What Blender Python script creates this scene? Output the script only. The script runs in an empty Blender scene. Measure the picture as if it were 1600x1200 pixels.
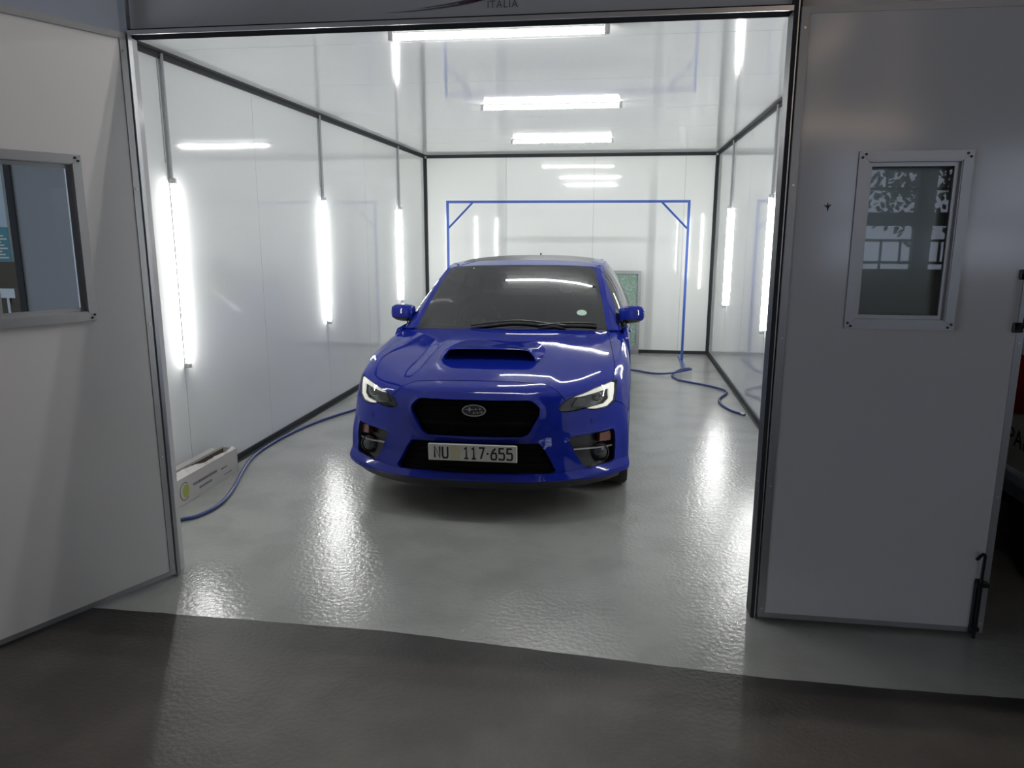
import bpy, math, random
import numpy as np
from mathutils import Vector, Matrix
from mathutils.geometry import delaunay_2d_cdt

random.seed(4)
SC = bpy.context.scene
COL = SC.collection
PI = math.pi

# ------------------------------------------------------------------ materials
def mat(name, col, rough=.5, metal=0., coat=0., spec=.5, emit=None, estr=0., bump=None, noise=None, coat_rough=.03):
    m = bpy.data.materials.new(name); m.use_nodes = True
    nt = m.node_tree; b = nt.nodes['Principled BSDF']
    b.inputs['Base Color'].default_value = (*col, 1)
    b.inputs['Roughness'].default_value = rough
    b.inputs['Metallic'].default_value = metal
    b.inputs['Coat Weight'].default_value = coat
    b.inputs['Coat Roughness'].default_value = coat_rough
    b.inputs['Specular IOR Level'].default_value = spec
    if emit:
        b.inputs['Emission Color'].default_value = (*emit, 1); b.inputs['Emission Strength'].default_value = estr
    tc = None
    def coord(scale):
        nonlocal tc
        if tc is None: tc = nt.nodes.new('ShaderNodeTexCoord')
        mp = nt.nodes.new('ShaderNodeMapping'); mp.inputs['Scale'].default_value = scale
        nt.links.new(tc.outputs['Object'], mp.inputs['Vector']); return mp
    if bump:                                    # (scale xyz, noise scale, detail, strength, distance)
        sc, ns, det, st, dist = bump
        mp = coord(sc); n = nt.nodes.new('ShaderNodeTexNoise')
        n.inputs['Scale'].default_value = ns; n.inputs['Detail'].default_value = det
        bp = nt.nodes.new('ShaderNodeBump'); bp.inputs['Strength'].default_value = st; bp.inputs['Distance'].default_value = dist
        nt.links.new(mp.outputs[0], n.inputs['Vector']); nt.links.new(n.outputs['Fac'], bp.inputs['Height'])
        nt.links.new(bp.outputs[0], b.inputs['Normal'])
    if noise:                                   # (scale xyz, noise scale, second colour, low, high)
        sc, ns, c2, lo, hi = noise
        mp = coord(sc); n = nt.nodes.new('ShaderNodeTexNoise')
        n.inputs['Scale'].default_value = ns; n.inputs['Detail'].default_value = 6
        r = nt.nodes.new('ShaderNodeMapRange'); r.inputs[1].default_value = lo; r.inputs[2].default_value = hi
        mx = nt.nodes.new('ShaderNodeMix'); mx.data_type = 'RGBA'
        mx.inputs[6].default_value = (*col, 1); mx.inputs[7].default_value = (*c2, 1)
        nt.links.new(mp.outputs[0], n.inputs['Vector']); nt.links.new(n.outputs['Fac'], r.inputs[0])
        nt.links.new(r.outputs[0], mx.inputs[0]); nt.links.new(mx.outputs[2], b.inputs['Base Color'])
    return m

def thin_glass(name, tint, rough=.0, ior=1.5):
    m = bpy.data.materials.new(name); m.use_nodes = True; nt = m.node_tree; nt.nodes.clear()
    o = nt.nodes.new('ShaderNodeOutputMaterial'); mx = nt.nodes.new('ShaderNodeMixShader')
    t = nt.nodes.new('ShaderNodeBsdfTransparent'); t.inputs[0].default_value = (*tint, 1)
    g = nt.nodes.new('ShaderNodeBsdfGlossy'); g.inputs['Roughness'].default_value = rough
    f = nt.nodes.new('ShaderNodeFresnel'); f.inputs[0].default_value = ior
    nt.links.new(f.outputs[0], mx.inputs[0]); nt.links.new(t.outputs[0], mx.inputs[1]); nt.links.new(g.outputs[0], mx.inputs[2])
    nt.links.new(mx.outputs[0], o.inputs[0]); return m

M = dict(
    panel=mat('white_panel', (.82, .84, .82), .055, spec=.5, bump=((1, 1, 1), 1.3, 2, .2, .005)),
    ceil=mat('white_ceiling_panel', (.85, .865, .845), .07, spec=.55, bump=((1, 14, 1), 1.6, 3, .12, .0022)),
    outer=mat('grey_outer_panel', (.57, .57, .58), .13, spec=.5, bump=((1, 1, 1), 1.5, 2, .2, .006)),
    trim=mat('dark_trim', (.042, .045, .05), .45, .0, spec=.12),
    alu=mat('aluminium', (.62, .63, .65), .28, 1.0, bump=((1, 1, 1), 30, 2, .15, .002)),
    alud=mat('dull_aluminium', (.36, .37, .385), .42, .85),
    paint_floor=mat('grey_floor_paint', (.345, .350, .332), .18, spec=.5, bump=((1, 1, 1), 42, 9, .55, .0042),
                    noise=((1, 1, 1), 3.0, (.30, .306, .29), .45, .62)),
    concrete=mat('dark_concrete', (.026, .0236, .0218), .46, spec=.24, bump=((1, 1, 1), 50, 10, .5, .0045),
                 noise=((1, 1, 1), 1.9, (.050, .046, .042), .42, .66)),
    hall=mat('hall_wall', (.42, .41, .40), .8),
    roof=mat('hall_roof', (.10, .10, .10), .8),
    tube=mat('lit_tube', (.9, .9, .9), .4, emit=(1, 1, .985), estr=68),
    htube=mat('workshop_tube', (.9, .9, .9), .4, emit=(1, .94, .88), estr=170),
    cap=mat('lamp_holder', (.55, .56, .57), .4),
    conduit=mat('white_conduit', (.42, .43, .44), .35),
    blue=mat('blue_paint', (.006, .016, .235), .35, .0, coat=.8, spec=.0),
    black=mat('black_plastic', (.008, .008, .010), .35),
    gblack=mat('gloss_black', (.006, .006, .007), .12, coat=.6),
    deep=mat('deep_black', (.004, .004, .005), .6, spec=.12), badge=mat('badge_silver', (.44, .45, .47), .25, 1.0), grey_refl=mat('grey_reflector', (.12, .125, .13), .3, .5),
    seal=mat('black_seal', (.022, .023, .026), 1.0, spec=.0),
    rubber=mat('tyre_rubber', (.012, .012, .013), .75),
    rim=mat('alloy', (.35, .36, .38), .3, .9),
    chrome=mat('chrome', (.75, .76, .78), .12, 1.0),
    satin=mat('satin_silver', (.45, .46, .47), .3, .9),
    hlh=mat('headlamp_housing', (.035, .037, .04), .3, .3),
    drl=mat('daytime_light', (.85, .86, .80), .35, emit=(1, 1, .90), estr=.62),
    lens=mat('projector', (.05, .055, .06), .05, .2, coat=1.0),
    amber=mat('amber', (.11, .032, .02), .2, coat=.6),
    plate=mat('plate_white', (.62, .62, .58), .45),
    ink=mat('ink', (.012, .012, .018), .5),
    crest=mat('crest', (.56, .54, .36), .5),
    wsglass=thin_glass('tinted_windscreen', (.13, .155, .145), ior=2.25), wsborder=thin_glass('windscreen_frit', (.012, .014, .013), ior=2.25),
    sideglass=thin_glass('tinted_side_glass', (.10, .12, .11)),
    cover=thin_glass('clear_cover', (.93, .94, .94)),
    pane=thin_glass('door_pane', (.74, .80, .80)),
    disc=mat('licence_disc', (.45, .62, .50), .5),
    seat=mat('seat_cloth', (.03, .03, .032), .8),
    dash=mat('dash_plastic', (.02, .02, .021), .6),
    frameblue=mat('frame_blue', (.02, .075, .34), .4, coat=.3),
    hose=mat('hose_blue', (.03, .05, .19), .4),
    green=mat('filter_green', (.25, .40, .32), .9, bump=((1, 1, 1), 90, 4, 1, .02), noise=((1, 1, 1), 45, (.42, .53, .46), .42, .62)),
    carton=mat('carton_white', (.60, .58, .55), .7), brown=mat('carton_inside', (.13, .095, .075), .9),
    lime=mat('lime', (.42, .46, .10), .6), print=mat('grey_print', (.16, .16, .17), .6),
    vanw=mat('van_white', (.60, .60, .58), .3, coat=.5), vanr=mat('van_red', (.34, .012, .02), .3, coat=.5),
    maroon=mat('maroon_print', (.16, .04, .07), .4), navy=mat('grey_logo_print', (.12, .125, .15), .4),
    teal=mat('teal_sign', (.03, .22, .28), .5), pale=mat('pale_sign', (.45, .55, .65), .5),
    warm=mat('warm_lamp', (.9, .8, .6), .4, emit=(1, .76, .55), estr=9.0),
    glow=mat('bulb', (.9, .8, .6), .4, emit=(1, .76, .55), estr=9.0),
    steel=mat('black_steel', (.012, .013, .018), .4, .5),
    bars=mat('window_bars', (.04, .04, .04), .6),
    leaf=mat('leaf', (.03, .06, .025), .7), fence=mat('galvanised', (.38, .39, .40), .5, .5),
)

# ------------------------------------------------------------------ mesh builder
class MB:
    def __init__(s): s.v = []; s.f = []; s.m = []
    def add(s, vs, fs, mi=0):
        o = len(s.v); s.v += [tuple(map(float, p)) for p in vs]
        s.f += [tuple(i + o for i in f) for f in fs]; s.m += [mi] * len(fs); return s
    def box(s, a, b, mi=0):
        x0, y0, z0 = a; x1, y1, z1 = b
        return s.add([(x0, y0, z0), (x1, y0, z0), (x1, y1, z0), (x0, y1, z0), (x0, y0, z1), (x1, y0, z1), (x1, y1, z1), (x0, y1, z1)],
                     [(0, 3, 2, 1), (4, 5, 6, 7), (0, 1, 5, 4), (1, 2, 6, 5), (2, 3, 7, 6), (3, 0, 4, 7)], mi)
    def bbox(s, a, b, r, mi=0):
        # box with chamfered edges on all sides
        c = [(a[i] + b[i]) / 2 for i in range(3)]; h = [(b[i] - a[i]) / 2 for i in range(3)]
        vs = []; idx = {}
        for sx in (-1, 1):
            for sy in (-1, 1):
                for sz in (-1, 1):
                    for ax in range(3):
                        p = [h[0] - r, h[1] - r, h[2] - r]; p[ax] = h[ax]
                        idx[(sx, sy, sz, ax)] = len(vs); vs.append((c[0] + sx * p[0], c[1] + sy * p[1], c[2] + sz * p[2]))
        fs = []
        for ax in range(3):
            o1, o2 = (ax + 1) % 3, (ax + 2) % 3
            for sg in (-1, 1):
                q = []
                for t1, t2 in ((-1, -1), (1, -1), (1, 1), (-1, 1)):
                    k = [0, 0, 0]; k[ax] = sg; k[o1] = t1; k[o2] = t2; q.append(idx[(*k, ax)])
                fs.append(q if sg > 0 else q[::-1])
            for t1 in (-1, 1):
                for t2 in (-1, 1):
                    k0 = [0, 0, 0]; k0[ax] = -1; k0[o1] = t1; k0[o2] = t2; k1 = list(k0); k1[ax] = 1
                    q = [idx[(*k0, o1)], idx[(*k1, o1)], idx[(*k1, o2)], idx[(*k0, o2)]]
                    fs.append(q if t1 * t2 < 0 else q[::-1])
        for sx in (-1, 1):
            for sy in (-1, 1):
                for sz in (-1, 1):
                    q = [idx[(sx, sy, sz, k)] for k in range(3)]; fs.append(q if sx * sy * sz > 0 else q[::-1])
        return s.add(vs, fs, mi)
    def tube(s, path, r, n=10, mi=0, cap=True):
        P = [Vector(p) for p in path]; rs = r if hasattr(r, '__len__') else [r] * len(P)
        rings = []; up = None
        for i, p in enumerate(P):
            d = (P[min(i + 1, len(P) - 1)] - P[max(i - 1, 0)]).normalized()
            if up is None: up = Vector((0, 0, 1)) if abs(d.z) < .9 else Vector((1, 0, 0))
            a = d.cross(up).normalized(); up = a.cross(d).normalized()
            rings.append([p + (a * math.cos(2 * PI * k / n) + up * math.sin(2 * PI * k / n)) * rs[i] for k in range(n)])
        vs = [q for rg in rings for q in rg]; fs = []
        for i in range(len(P) - 1):
            for k in range(n):
                fs.append((i * n + k, i * n + (k + 1) % n, (i + 1) * n + (k + 1) % n, (i + 1) * n + k))
        if cap: fs += [tuple(range(n))[::-1], tuple(range((len(P) - 1) * n, len(P) * n))]
        return s.add(vs, fs, mi)
    def loft(s, loops, mi=0, closed=True, cap0=False, cap1=False):
        n = len(loops[0]); vs = [p for l in loops for p in l]; fs = []
        for i in range(len(loops) - 1):
            for k in range(n if closed else n - 1):
                fs.append((i * n + k, i * n + (k + 1) % n, (i + 1) * n + (k + 1) % n, (i + 1) * n + k))
        if cap0: fs.append(tuple(range(n))[::-1])
        if cap1: fs.append(tuple(range((len(loops) - 1) * n, len(loops) * n)))
        return s.add(vs, fs, mi)
    def prism(s, poly, depth, fn, mi=0):
        # poly in 2D, fn(u, v, d) -> 3D; solid between d = 0 and d = depth
        n = len(poly)
        vs = [fn(u, v, 0) for u, v in poly] + [fn(u, v, depth) for u, v in poly]
        fs = [tuple(range(n))[::-1], tuple(range(n, 2 * n))] + [(k, (k + 1) % n, n + (k + 1) % n, n + k) for k in range(n)]
        return s.add(vs, fs, mi)
    def ring(s, outer, inner, depth, fn, mi=0):
        n = len(outer); vs = []
        for d in (0, depth):
            vs += [fn(u, v, d) for u, v in outer] + [fn(u, v, d) for u, v in inner]
        fs = []
        for k in range(n):
            j = (k + 1) % n
            fs += [(k, n + k, n + j, j), (2 * n + k, 2 * n + j, 3 * n + j, 3 * n + k), (k, j, 2 * n + j, 2 * n + k), (n + k, 3 * n + k, 3 * n + j, n + j)]
        return s.add(vs, fs, mi)
    def xf(s, fn): s.v = [tuple(map(float, fn(p))) for p in s.v]; return s

def obj(name, mb, mats, parent=None, smooth=False, ang=None):
    me = bpy.data.meshes.new(name); me.from_pydata(mb.v, [], mb.f)
    mats = mats if isinstance(mats, (list, tuple)) else [mats]
    for m in mats: me.materials.append(M[m])
    for p, i in zip(me.polygons, mb.m): p.material_index = i
    if smooth:
        for p in me.polygons: p.use_smooth = True
    me.validate(); me.update()
    if smooth and ang: me.set_sharp_from_angle(angle=math.radians(ang))
    o = bpy.data.objects.new(name, me); COL.objects.link(o)
    if parent: o.parent = parent
    return o
def tag(o, label, cat, group=None):
    o['label'] = label; o['category'] = cat
    if group: o['group'] = group
    return o
def thing(name, label, cat, loc=(0, 0, 0), rz=0, group=None):
    o = bpy.data.objects.new(name, None); COL.objects.link(o); o.location = loc; o.rotation_euler = (0, 0, rz)
    o.empty_display_size = .1
    return tag(o, label, cat, group)
def struct(o, label=None, cat=None):
    o['kind'] = 'structure'
    if label: o['label'] = label; o['category'] = cat
    return o
def dup(root, loc, rz, label, group=None):
    r = root.copy(); COL.objects.link(r); r.location = loc; r.rotation_euler = (0, 0, rz); r['label'] = label
    if group: r['group'] = group
    for ch in list(root.children):
        c = ch.copy(); COL.objects.link(c); c.parent = r
        for g in list(ch.children):
            d = g.copy(); COL.objects.link(d); d.parent = c
    return r
def text_mesh(mb, txt, size, fn, mi=0, sx=1.0, spacing=1.0, bold=0.0):
    cu = bpy.data.curves.new('lettering', 'FONT'); cu.body = txt; cu.size = size; cu.space_character = spacing
    cu.align_x = 'CENTER'; cu.align_y = 'CENTER'; cu.resolution_u = 3; cu.offset = bold
    ob = bpy.data.objects.new('lettering', cu); COL.objects.link(ob)
    dg = bpy.context.evaluated_depsgraph_get(); me = bpy.data.meshes.new_from_object(ob.evaluated_get(dg))
    vs = [fn(v.co.x * sx, v.co.y) for v in me.vertices]; fs = [tuple(p.vertices) for p in me.polygons]
    mb.add(vs, fs, mi); bpy.data.objects.remove(ob); bpy.data.curves.remove(cu); bpy.data.meshes.remove(me)

def smoothpath(pts, n=8):
    P = [np.array(p, float) for p in pts]; out = []
    for i in range(len(P) - 1):
        a = P[max(i - 1, 0)]; b = P[i]; c = P[i + 1]; d = P[min(i + 2, len(P) - 1)]
        for k in range(n):
            t = k / n
            out.append(.5 * ((2 * b) + (c - a) * t + (2 * a - 5 * b + 4 * c - d) * t * t + (-a + 3 * b - 3 * c + d) * t ** 3))
    out.append(P[-1]); return [tuple(p) for p in out]

# ------------------------------------------------------------------ camera (solved from the room and the car)
YAW, PITCH, ROLL, F, CH = -.1413, -.2011, .0027, 1163.1, 1.6675
cy, sy, cp, sp = math.cos(YAW), math.sin(YAW), math.cos(PITCH), math.sin(PITCH)
fw = Vector((sy * cp, cy * cp, sp)); rt = Vector((cy, -sy, 0)); up = rt.cross(fw)
rt, up = rt * math.cos(ROLL) + up * math.sin(ROLL), up * math.cos(ROLL) - rt * math.sin(ROLL)
cam = bpy.data.cameras.new('camera'); cam.sensor_width = 36; cam.lens = F / 1600 * 36; cam.clip_start = .05
co = bpy.data.objects.new('camera', cam); COL.objects.link(co)
mw = Matrix((rt, up, -fw)).transposed().to_4x4(); mw.translation = (0, 0, CH); co.matrix_world = mw
SC.camera = co

# ------------------------------------------------------------------ booth shell
XL, XR, YB, ZC = -2.7614, 1.2669, 10.573, 2.719
ZF = 2.785; YF = 3.19; T = .055; JL, JR, ZH = -2.112, .640, 2.50
def panels(along, a, b, joints, fn):
    # sandwich panels with a narrow joint between neighbours
    mb = MB(); js = [a] + [j for j in joints if a < j < b] + [b]
    for p, q in zip(js[:-1], js[1:]):
        g0 = 0 if p == a else .002; g1 = 0 if q == b else .002
        mb.box(*fn(p + g0, q - g1))
    return mb
lj = [YF + .06 + .02 + 1.143 * k for k in range(1, 8)]
lj = [4.39, 5.54, 6.81, 8.04, 9.28]
w = panels('y', YF + .05, YB + T, lj, lambda p, q: ((XL - T, p, 0), (XL, q, ZC + T))); w.box((XL - T, YF + .05, 0), (XL - .006, YB + T, ZC + T), 1)
struct(obj('wall_left', w, ['panel', 'conduit']), 'glossy white panelled side wall of the booth behind the left lamps', 'wall')
rj = [4.2, 5.45, 6.70, 7.95, 9.16]
w = panels('y', YF + .05, YB + T, rj, lambda p, q: ((XR, p, 0), (XR + T, q, ZC + T))); w.box((XR + .006, YF + .05, 0), (XR + T, YB + T, ZC + T), 1)
struct(obj('wall_right', w, ['panel', 'conduit']), 'glossy white panelled side wall of the booth on the right', 'wall')
bj = [-1.592, -.378, .841]
w = panels('x', XL, XR, bj, lambda p, q: ((p, YB, 0), (q, YB + T, ZC + T))); w.box((XL, YB + .006, 0), (XR, YB + T, ZC + T), 1)
struct(obj('wall_back', w, ['panel', 'conduit']), 'white panelled end wall of the booth behind the blue frame', 'wall')
w = panels('y', YF + .05, YB, lj, lambda p, q: ((XL, p, ZC), (XR, q, ZC + T))); w.box((XL, YF + .05, ZC + .006), (XR, YB, ZC + T), 1)
struct(obj('ceiling', w, ['ceil', 'conduit']), 'glossy white panelled ceiling of the booth', 'ceiling')
w = MB()
w.box((XL - T, YF, 0), (JL - .02, YF + .05, ZF)); w.box((JR + .02, YF, 0), (XR + T, YF + .05, ZF)); w.box((JL - .02, YF, ZH), (JR + .02, YF + .05, ZF))
struct(obj('wall_front', w, 'outer'), 'grey panelled front of the booth around the wide opening', 'wall')

# floor: painted booth floor with its edge in front of the opening, dark concrete in the hall
pe = [(-9, 2.80), (-2.33, 2.797), (-.947, 2.797), (-.388, 2.752), (.20, 2.705), (.61, 2.678), (1.16, 2.672), (1.514, 2.68), (9, 2.69)]
edge = []
for (xa, ya), (xb, yb) in zip(pe[:-1], pe[1:]):
    n = max(2, int((xb - xa) / .04))
    for k in range(n):
        t = k / n; x = xa + (xb - xa) * t; edge.append((x, ya + (yb - ya) * t + .0018 * math.sin(x * 23) * math.sin(x * 7.1) + random.uniform(-.0012, .0012)))
edge.append(pe[-1])
w = MB()
nv = len(edge)
w.add([(x, y, 0) for x, y in edge] + [(x, 12.5, 0) for x, y in edge], [(k, k + 1, nv + k + 1, nv + k) for k in range(nv - 1)], 0)
w.add([(x, -4.2, 0) for x, y in edge] + [(x, y, 0) for x, y in edge], [(k, k + 1, nv + k + 1, nv + k) for k in range(nv - 1)], 1)
struct(obj('floor', w, ['paint_floor', 'concrete']), 'grey painted booth floor meeting dark concrete in front of the opening', 'floor')

# trims
def trim(k, mb, m, label):
    return struct(obj('trim_%d' % k, mb, m), label, 'trim')
a = .042
trim(1, MB().box((XL, YF + .05, ZC - a), (XL + .012, YB, ZC)).box((XL, YF + .05, ZC - .012), (XL + a, YB, ZC)), 'trim', 'dark angle trim where the left wall meets the ceiling')
trim(2, MB().box((XR - .012, YF + .05, ZC - a), (XR, YB, ZC)).box((XR - a, YF + .05, ZC - .012), (XR, YB, ZC)), 'trim', 'dark angle trim where the right wall meets the ceiling')
trim(3, MB().box((XL + a, YB - .012, ZC - a), (XR - a, YB, ZC)).box((XL + a, YB - a, ZC - .012), (XR - a, YB, ZC)), 'trim', 'dark angle trim where the end wall meets the ceiling')
trim(4, MB().box((XL, YB - a, 0), (XL + .012, YB, ZC - a)).box((XL, YB - .012, 0), (XL + a, YB, ZC - a)), 'trim', 'dark upright corner trim at the left end of the back wall')
trim(5, MB().box((XR - .012, YB - a, 0), (XR, YB, ZC - a)).box((XR - a, YB - .012, 0), (XR, YB, ZC - a)), 'trim', 'dark upright corner trim at the right end of the back wall')
def bb(name, mb, label): struct(obj(name, mb, 'trim'), label, 'baseboard')
bb('baseboard_left', MB().box((XL, YF + .05, 0), (XL + .012, YB - a, .05)).box((XL, YF + .05, 0), (XL + .03, YB - a, .008)), 'dark floor channel along the foot of the left wall')
bb('baseboard_right', MB().box((XR - .012, YF + .05, 0), (XR, YB - a, .05)).box((XR - .03, YF + .05, 0), (XR, YB - a, .008)), 'dark floor channel along the foot of the right wall')
bb('baseboard_back', MB().box((XL + a, YB - .012, 0), (XR - a, YB, .045)), 'dark floor channel along the foot of the end wall')
# opening jambs, header angle and posts
trim(6, MB().box((JL - .03, 3.142, 0), (JL + .004, 3.170, ZF)), 'alud', 'aluminium post at the left side of the opening running up past the header')
trim(7, MB().box((JR - .020, 3.142, 0), (JR - .003, YF + .05, ZF)).box((JR - .003, 3.152, 0), (JR + .012, YF, ZF)), 'trim', 'black post at the right side of the opening')
trim(8, MB().box((JR - .0032, 3.1385, .0), (JR + .001, 3.152, ZF)), 'alu', 'thin bright aluminium lip on the black right post')
trim(9, MB().box((JL - .02, 3.163, ZH - .010), (JR - .02, YF + .05, ZH + .012)).box((JL + .004, 3.146, ZH - .010), (JR - .02, 3.163, ZH + .012)), 'seal', 'dark underside channel below the header')
trim(10, MB().box((JL + .004, 3.140, ZH - .012), (JR - .02, 3.146, ZH + .006)), 'alu', 'bright aluminium strip along the bottom of the header')
trim(11, MB().box((XL - T - .004, YF - .006, 0), (XL - T + .03, YF + .055, ZF)), 'trim', 'dark corner post of the booth seen through the left door window')

# header logo (partly above the picture)
hy = YF - .002
lg = thing('header_sign', 'dark red swoosh and grey ITALIA lettering printed on the header above the opening', 'sign', (-.62, hy, 2.56))
def rib(pts, mi, mb):
    P = smoothpath([(x, 0, z) for x, z, _ in pts], 6); W = smoothpath([(wd, 0, 0) for _, _, wd in pts], 6)
    for i in range(len(P) - 1):
        a_, b_ = P[i], P[i + 1]; wa, wb = W[i][0] / 2, W[i + 1][0] / 2
        mb.add([(a_[0], -.001, a_[2] - wa), (b_[0], -.001, b_[2] - wb), (b_[0], -.001, b_[2] + wb), (a_[0], -.001, a_[2] + wa)], [(0, 1, 2, 3)], mi)
mb = MB()
rib([(-.36, -.013, .001), (-.27, -.011, .003), (-.16, -.004, .005), (-.06, .006, .007), (.02, .018, .006), (.10, .034, .003)], 1, mb)
rib([(-.22, -.001, .001), (-.14, .006, .004), (-.06, .016, .006), (.04, .036, .004)], 1, mb)
rib([(-.055, .012, .004), (.0, .020, .010), (.05, .030, .012), (.11, .046, .006)], 0, mb)
obj('swoosh', mb, ['maroon', 'navy'], lg)
mb = MB(); text_mesh(mb, 'ITALIA', .040, lambda x, y: (.123 + x, -.001, .002 + y), sx=.95, spacing=1.15); obj('lettering', mb, 'navy', lg)

# ------------------------------------------------------------------ doors
def build_door(name, loc, rz, sg, label, W=.93):
    # local x runs away from the hinge, the seen face is y = 0, its outward side is sg * y
    d = struct(thing(name, label, 'door', loc, rz)); H0, H1 = .018, 2.495; th = .04
    wx0, wx1, wz0, wz1 = .283, .620, 1.330, 1.938
    q = lambda y: -sg * y
    def bx(mb, a_, b_, mi=0):
        y0, y1 = sorted((q(a_[1]), q(b_[1]))); return mb.box((a_[0], y0, a_[2]), (b_[0], y1, b_[2]), mi)
    e = .02
    p = MB()
    for (xa, xb, za, zb) in ((e, wx0, H0 + e, H1 - e), (wx1, W - e, H0 + e, H1 - e), (wx0, wx1, H0 + e, wz0), (wx0, wx1, wz1, H1 - e)):
        bx(p, (xa, 0, za), (xb, th, zb))
    obj('panel', p, 'outer', d)
    t = MB()
    bx(t, (0, -.003, H0), (e + .008, .0, H1)); bx(t, (0, 0, H0), (e, th + .003, H1))
    bx(t, (W - e - .008, -.003, H0), (W, 0, H1)); bx(t, (W - e, 0, H0), (W, th + .003, H1))
    bx(t, (e + .008, -.003, H1 - e - .006), (W - e - .008, 0, H1)); bx(t, (e, 0, H1 - e), (W - e, th + .003, H1))
    bx(t, (e + .008, -.003, H0), (W - e - .008, 0, H0 + .022)); bx(t, (e, 0, H0), (W - e, th + .003, H0 + e))
    et = obj('edge_trim', t, 'alud', d)
    s_ = MB()
    for z in (.06, .62, 1.25, 1.85, 2.42):
        for x in (.014, W - .014):
            s_.tube([(x, q(-.003), z), (x, q(-.006), z)], .0045, 8)
    obj('rivet', s_, 'alu', et)
    fo = MB(); m = .036
    O = [(wx0 - m, wz0 - m), (wx1 + m, wz0 - m), (wx1 + m, wz1 + m), (wx0 - m, wz1 + m)]; I = [(wx0, wz0), (wx1, wz0), (wx1, wz1), (wx0, wz1)]
    for k in range(4):
        j = (k + 1) % 4
        cx, cz = (wx0 + wx1) / 2, (wz0 + wz1) / 2
        g = .0006
        poly = [O[k], O[j], I[j], I[k]]
        mx_, mz_ = sum(p_[0] for p_ in poly) / 4, sum(p_[1] for p_ in poly) / 4
        poly = [(mx_ + (u - mx_) * .998, mz_ + (v - mz_) * .998) for u, v in poly]
        fo.prism(poly, .010, lambda u, v, dd: (u, q(-dd), v))
    # reveal lining and glazing bead
    bx(fo, (wx0, -.006, wz0), (wx0 + .004, .02, wz1)); bx(fo, (wx1 - .004, -.006, wz0), (wx1, .02, wz1))
    bx(fo, (wx0, -.006, wz0), (wx1, .02, wz0 + .004)); bx(fo, (wx0, -.006, wz1 - .004), (wx1, .02, wz1))
    I2 = [(wx0 + .02, wz0 + .02), (wx1 - .02, wz0 + .02), (wx1 - .02, wz1 - .02), (wx0 + .02, wz1 - .02)]
    fo.ring(I, I2, .010, lambda u, v, dd: (u, q(.012 + dd), v))
    wf = obj('window_frame', fo, 'alud', d)
    sc_ = MB()
    for (x, z) in ((wx0 - .012, wz0 - .024), (wx0 - .024, wz0 - .012), (wx1 + .012, wz0 - .024), (wx1 + .024, wz0 - .012), (wx0 - .012, wz1 + .024), (wx0 - .024, wz1 + .012), (wx1 + .012, wz1 + .024), (wx1 + .024, wz1 + .012)):
        sc_.tube([(x, q(-.0095), z), (x, q(-.013), z)], .005, 8)
    obj('screw', sc_, 'steel', wf)
    g = MB(); bx(g, (wx0 + .004, .0215, wz0 + .004), (wx1 - .004, .0245, wz1 - .004))
    # a single sheet reads cleaner than a slab with the thin glass shader
    g = MB().add([(wx0 + .004, q(.0225), wz0 + .004), (wx1 - .004, q(.0225), wz0 + .004), (wx1 - .004, q(.0225), wz1 - .004), (wx0 + .004, q(.0225), wz1 - .004)], [(0, 1, 2, 3)])
    obj('window_pane', g, 'pane', d)
    return d, q
dl, _ = build_door('door_1', (-2.116, 3.136, 0), math.atan2(-.90687, -.42141), 1, 'grey booth door swung out towards the viewer on the left, window running out of frame')
dr, q = build_door('door_2', (.646, 3.120, 0), 0, -1, 'grey booth door folded flat on the right with black drop bolt at its foot', W=.915)
# drop bolt, latch and a scuff on the right door
b = MB().bbox((.858, -.020, .018), (.886, -.001, .262), .003)
bo = obj('drop_bolt', b, 'steel', dr)
b = MB().tube(smoothpath([(.872, -.026, .004), (.872, -.026, .20), (.874, -.026, .352), (.873, -.028, .372), (.862, -.034, .382), (.832, -.052, .366)], 6), .0065, 10)
obj('bolt_rod', b, 'steel', bo)
b = MB()
for z in (.035, .235):
    b.bbox((.856, -.034, z), (.905 if z > .1 else .888, -.004, z + .018), .002)
obj('bolt_guide', b, 'steel', bo)
b = MB().bbox((.868, -.016, 1.292), (.905, -.001, 1.330), .003).tube(smoothpath([(.884, -.012, 1.31), (.888, -.05, 1.33), (.892, -.055, 1.42), (.888, -.05, 1.50), (.884, -.012, 1.515)], 6), .009, 10).bbox((.868, -.016, 1.495), (.905, -.001, 1.533), .003)
obj('pull_handle', b, 'steel', dr)
b = MB()
rib2 = [(.132, 1.776), (.146, 1.764), (.150, 1.748), (.153, 1.764), (.163, 1.778), (.152, 1.773), (.149, 1.785), (.145, 1.772)]
b.prism(rib2, .0012, lambda u, v, dd: (u, -dd, v)); obj('scuff_mark', b, 'ink', dr)

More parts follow.
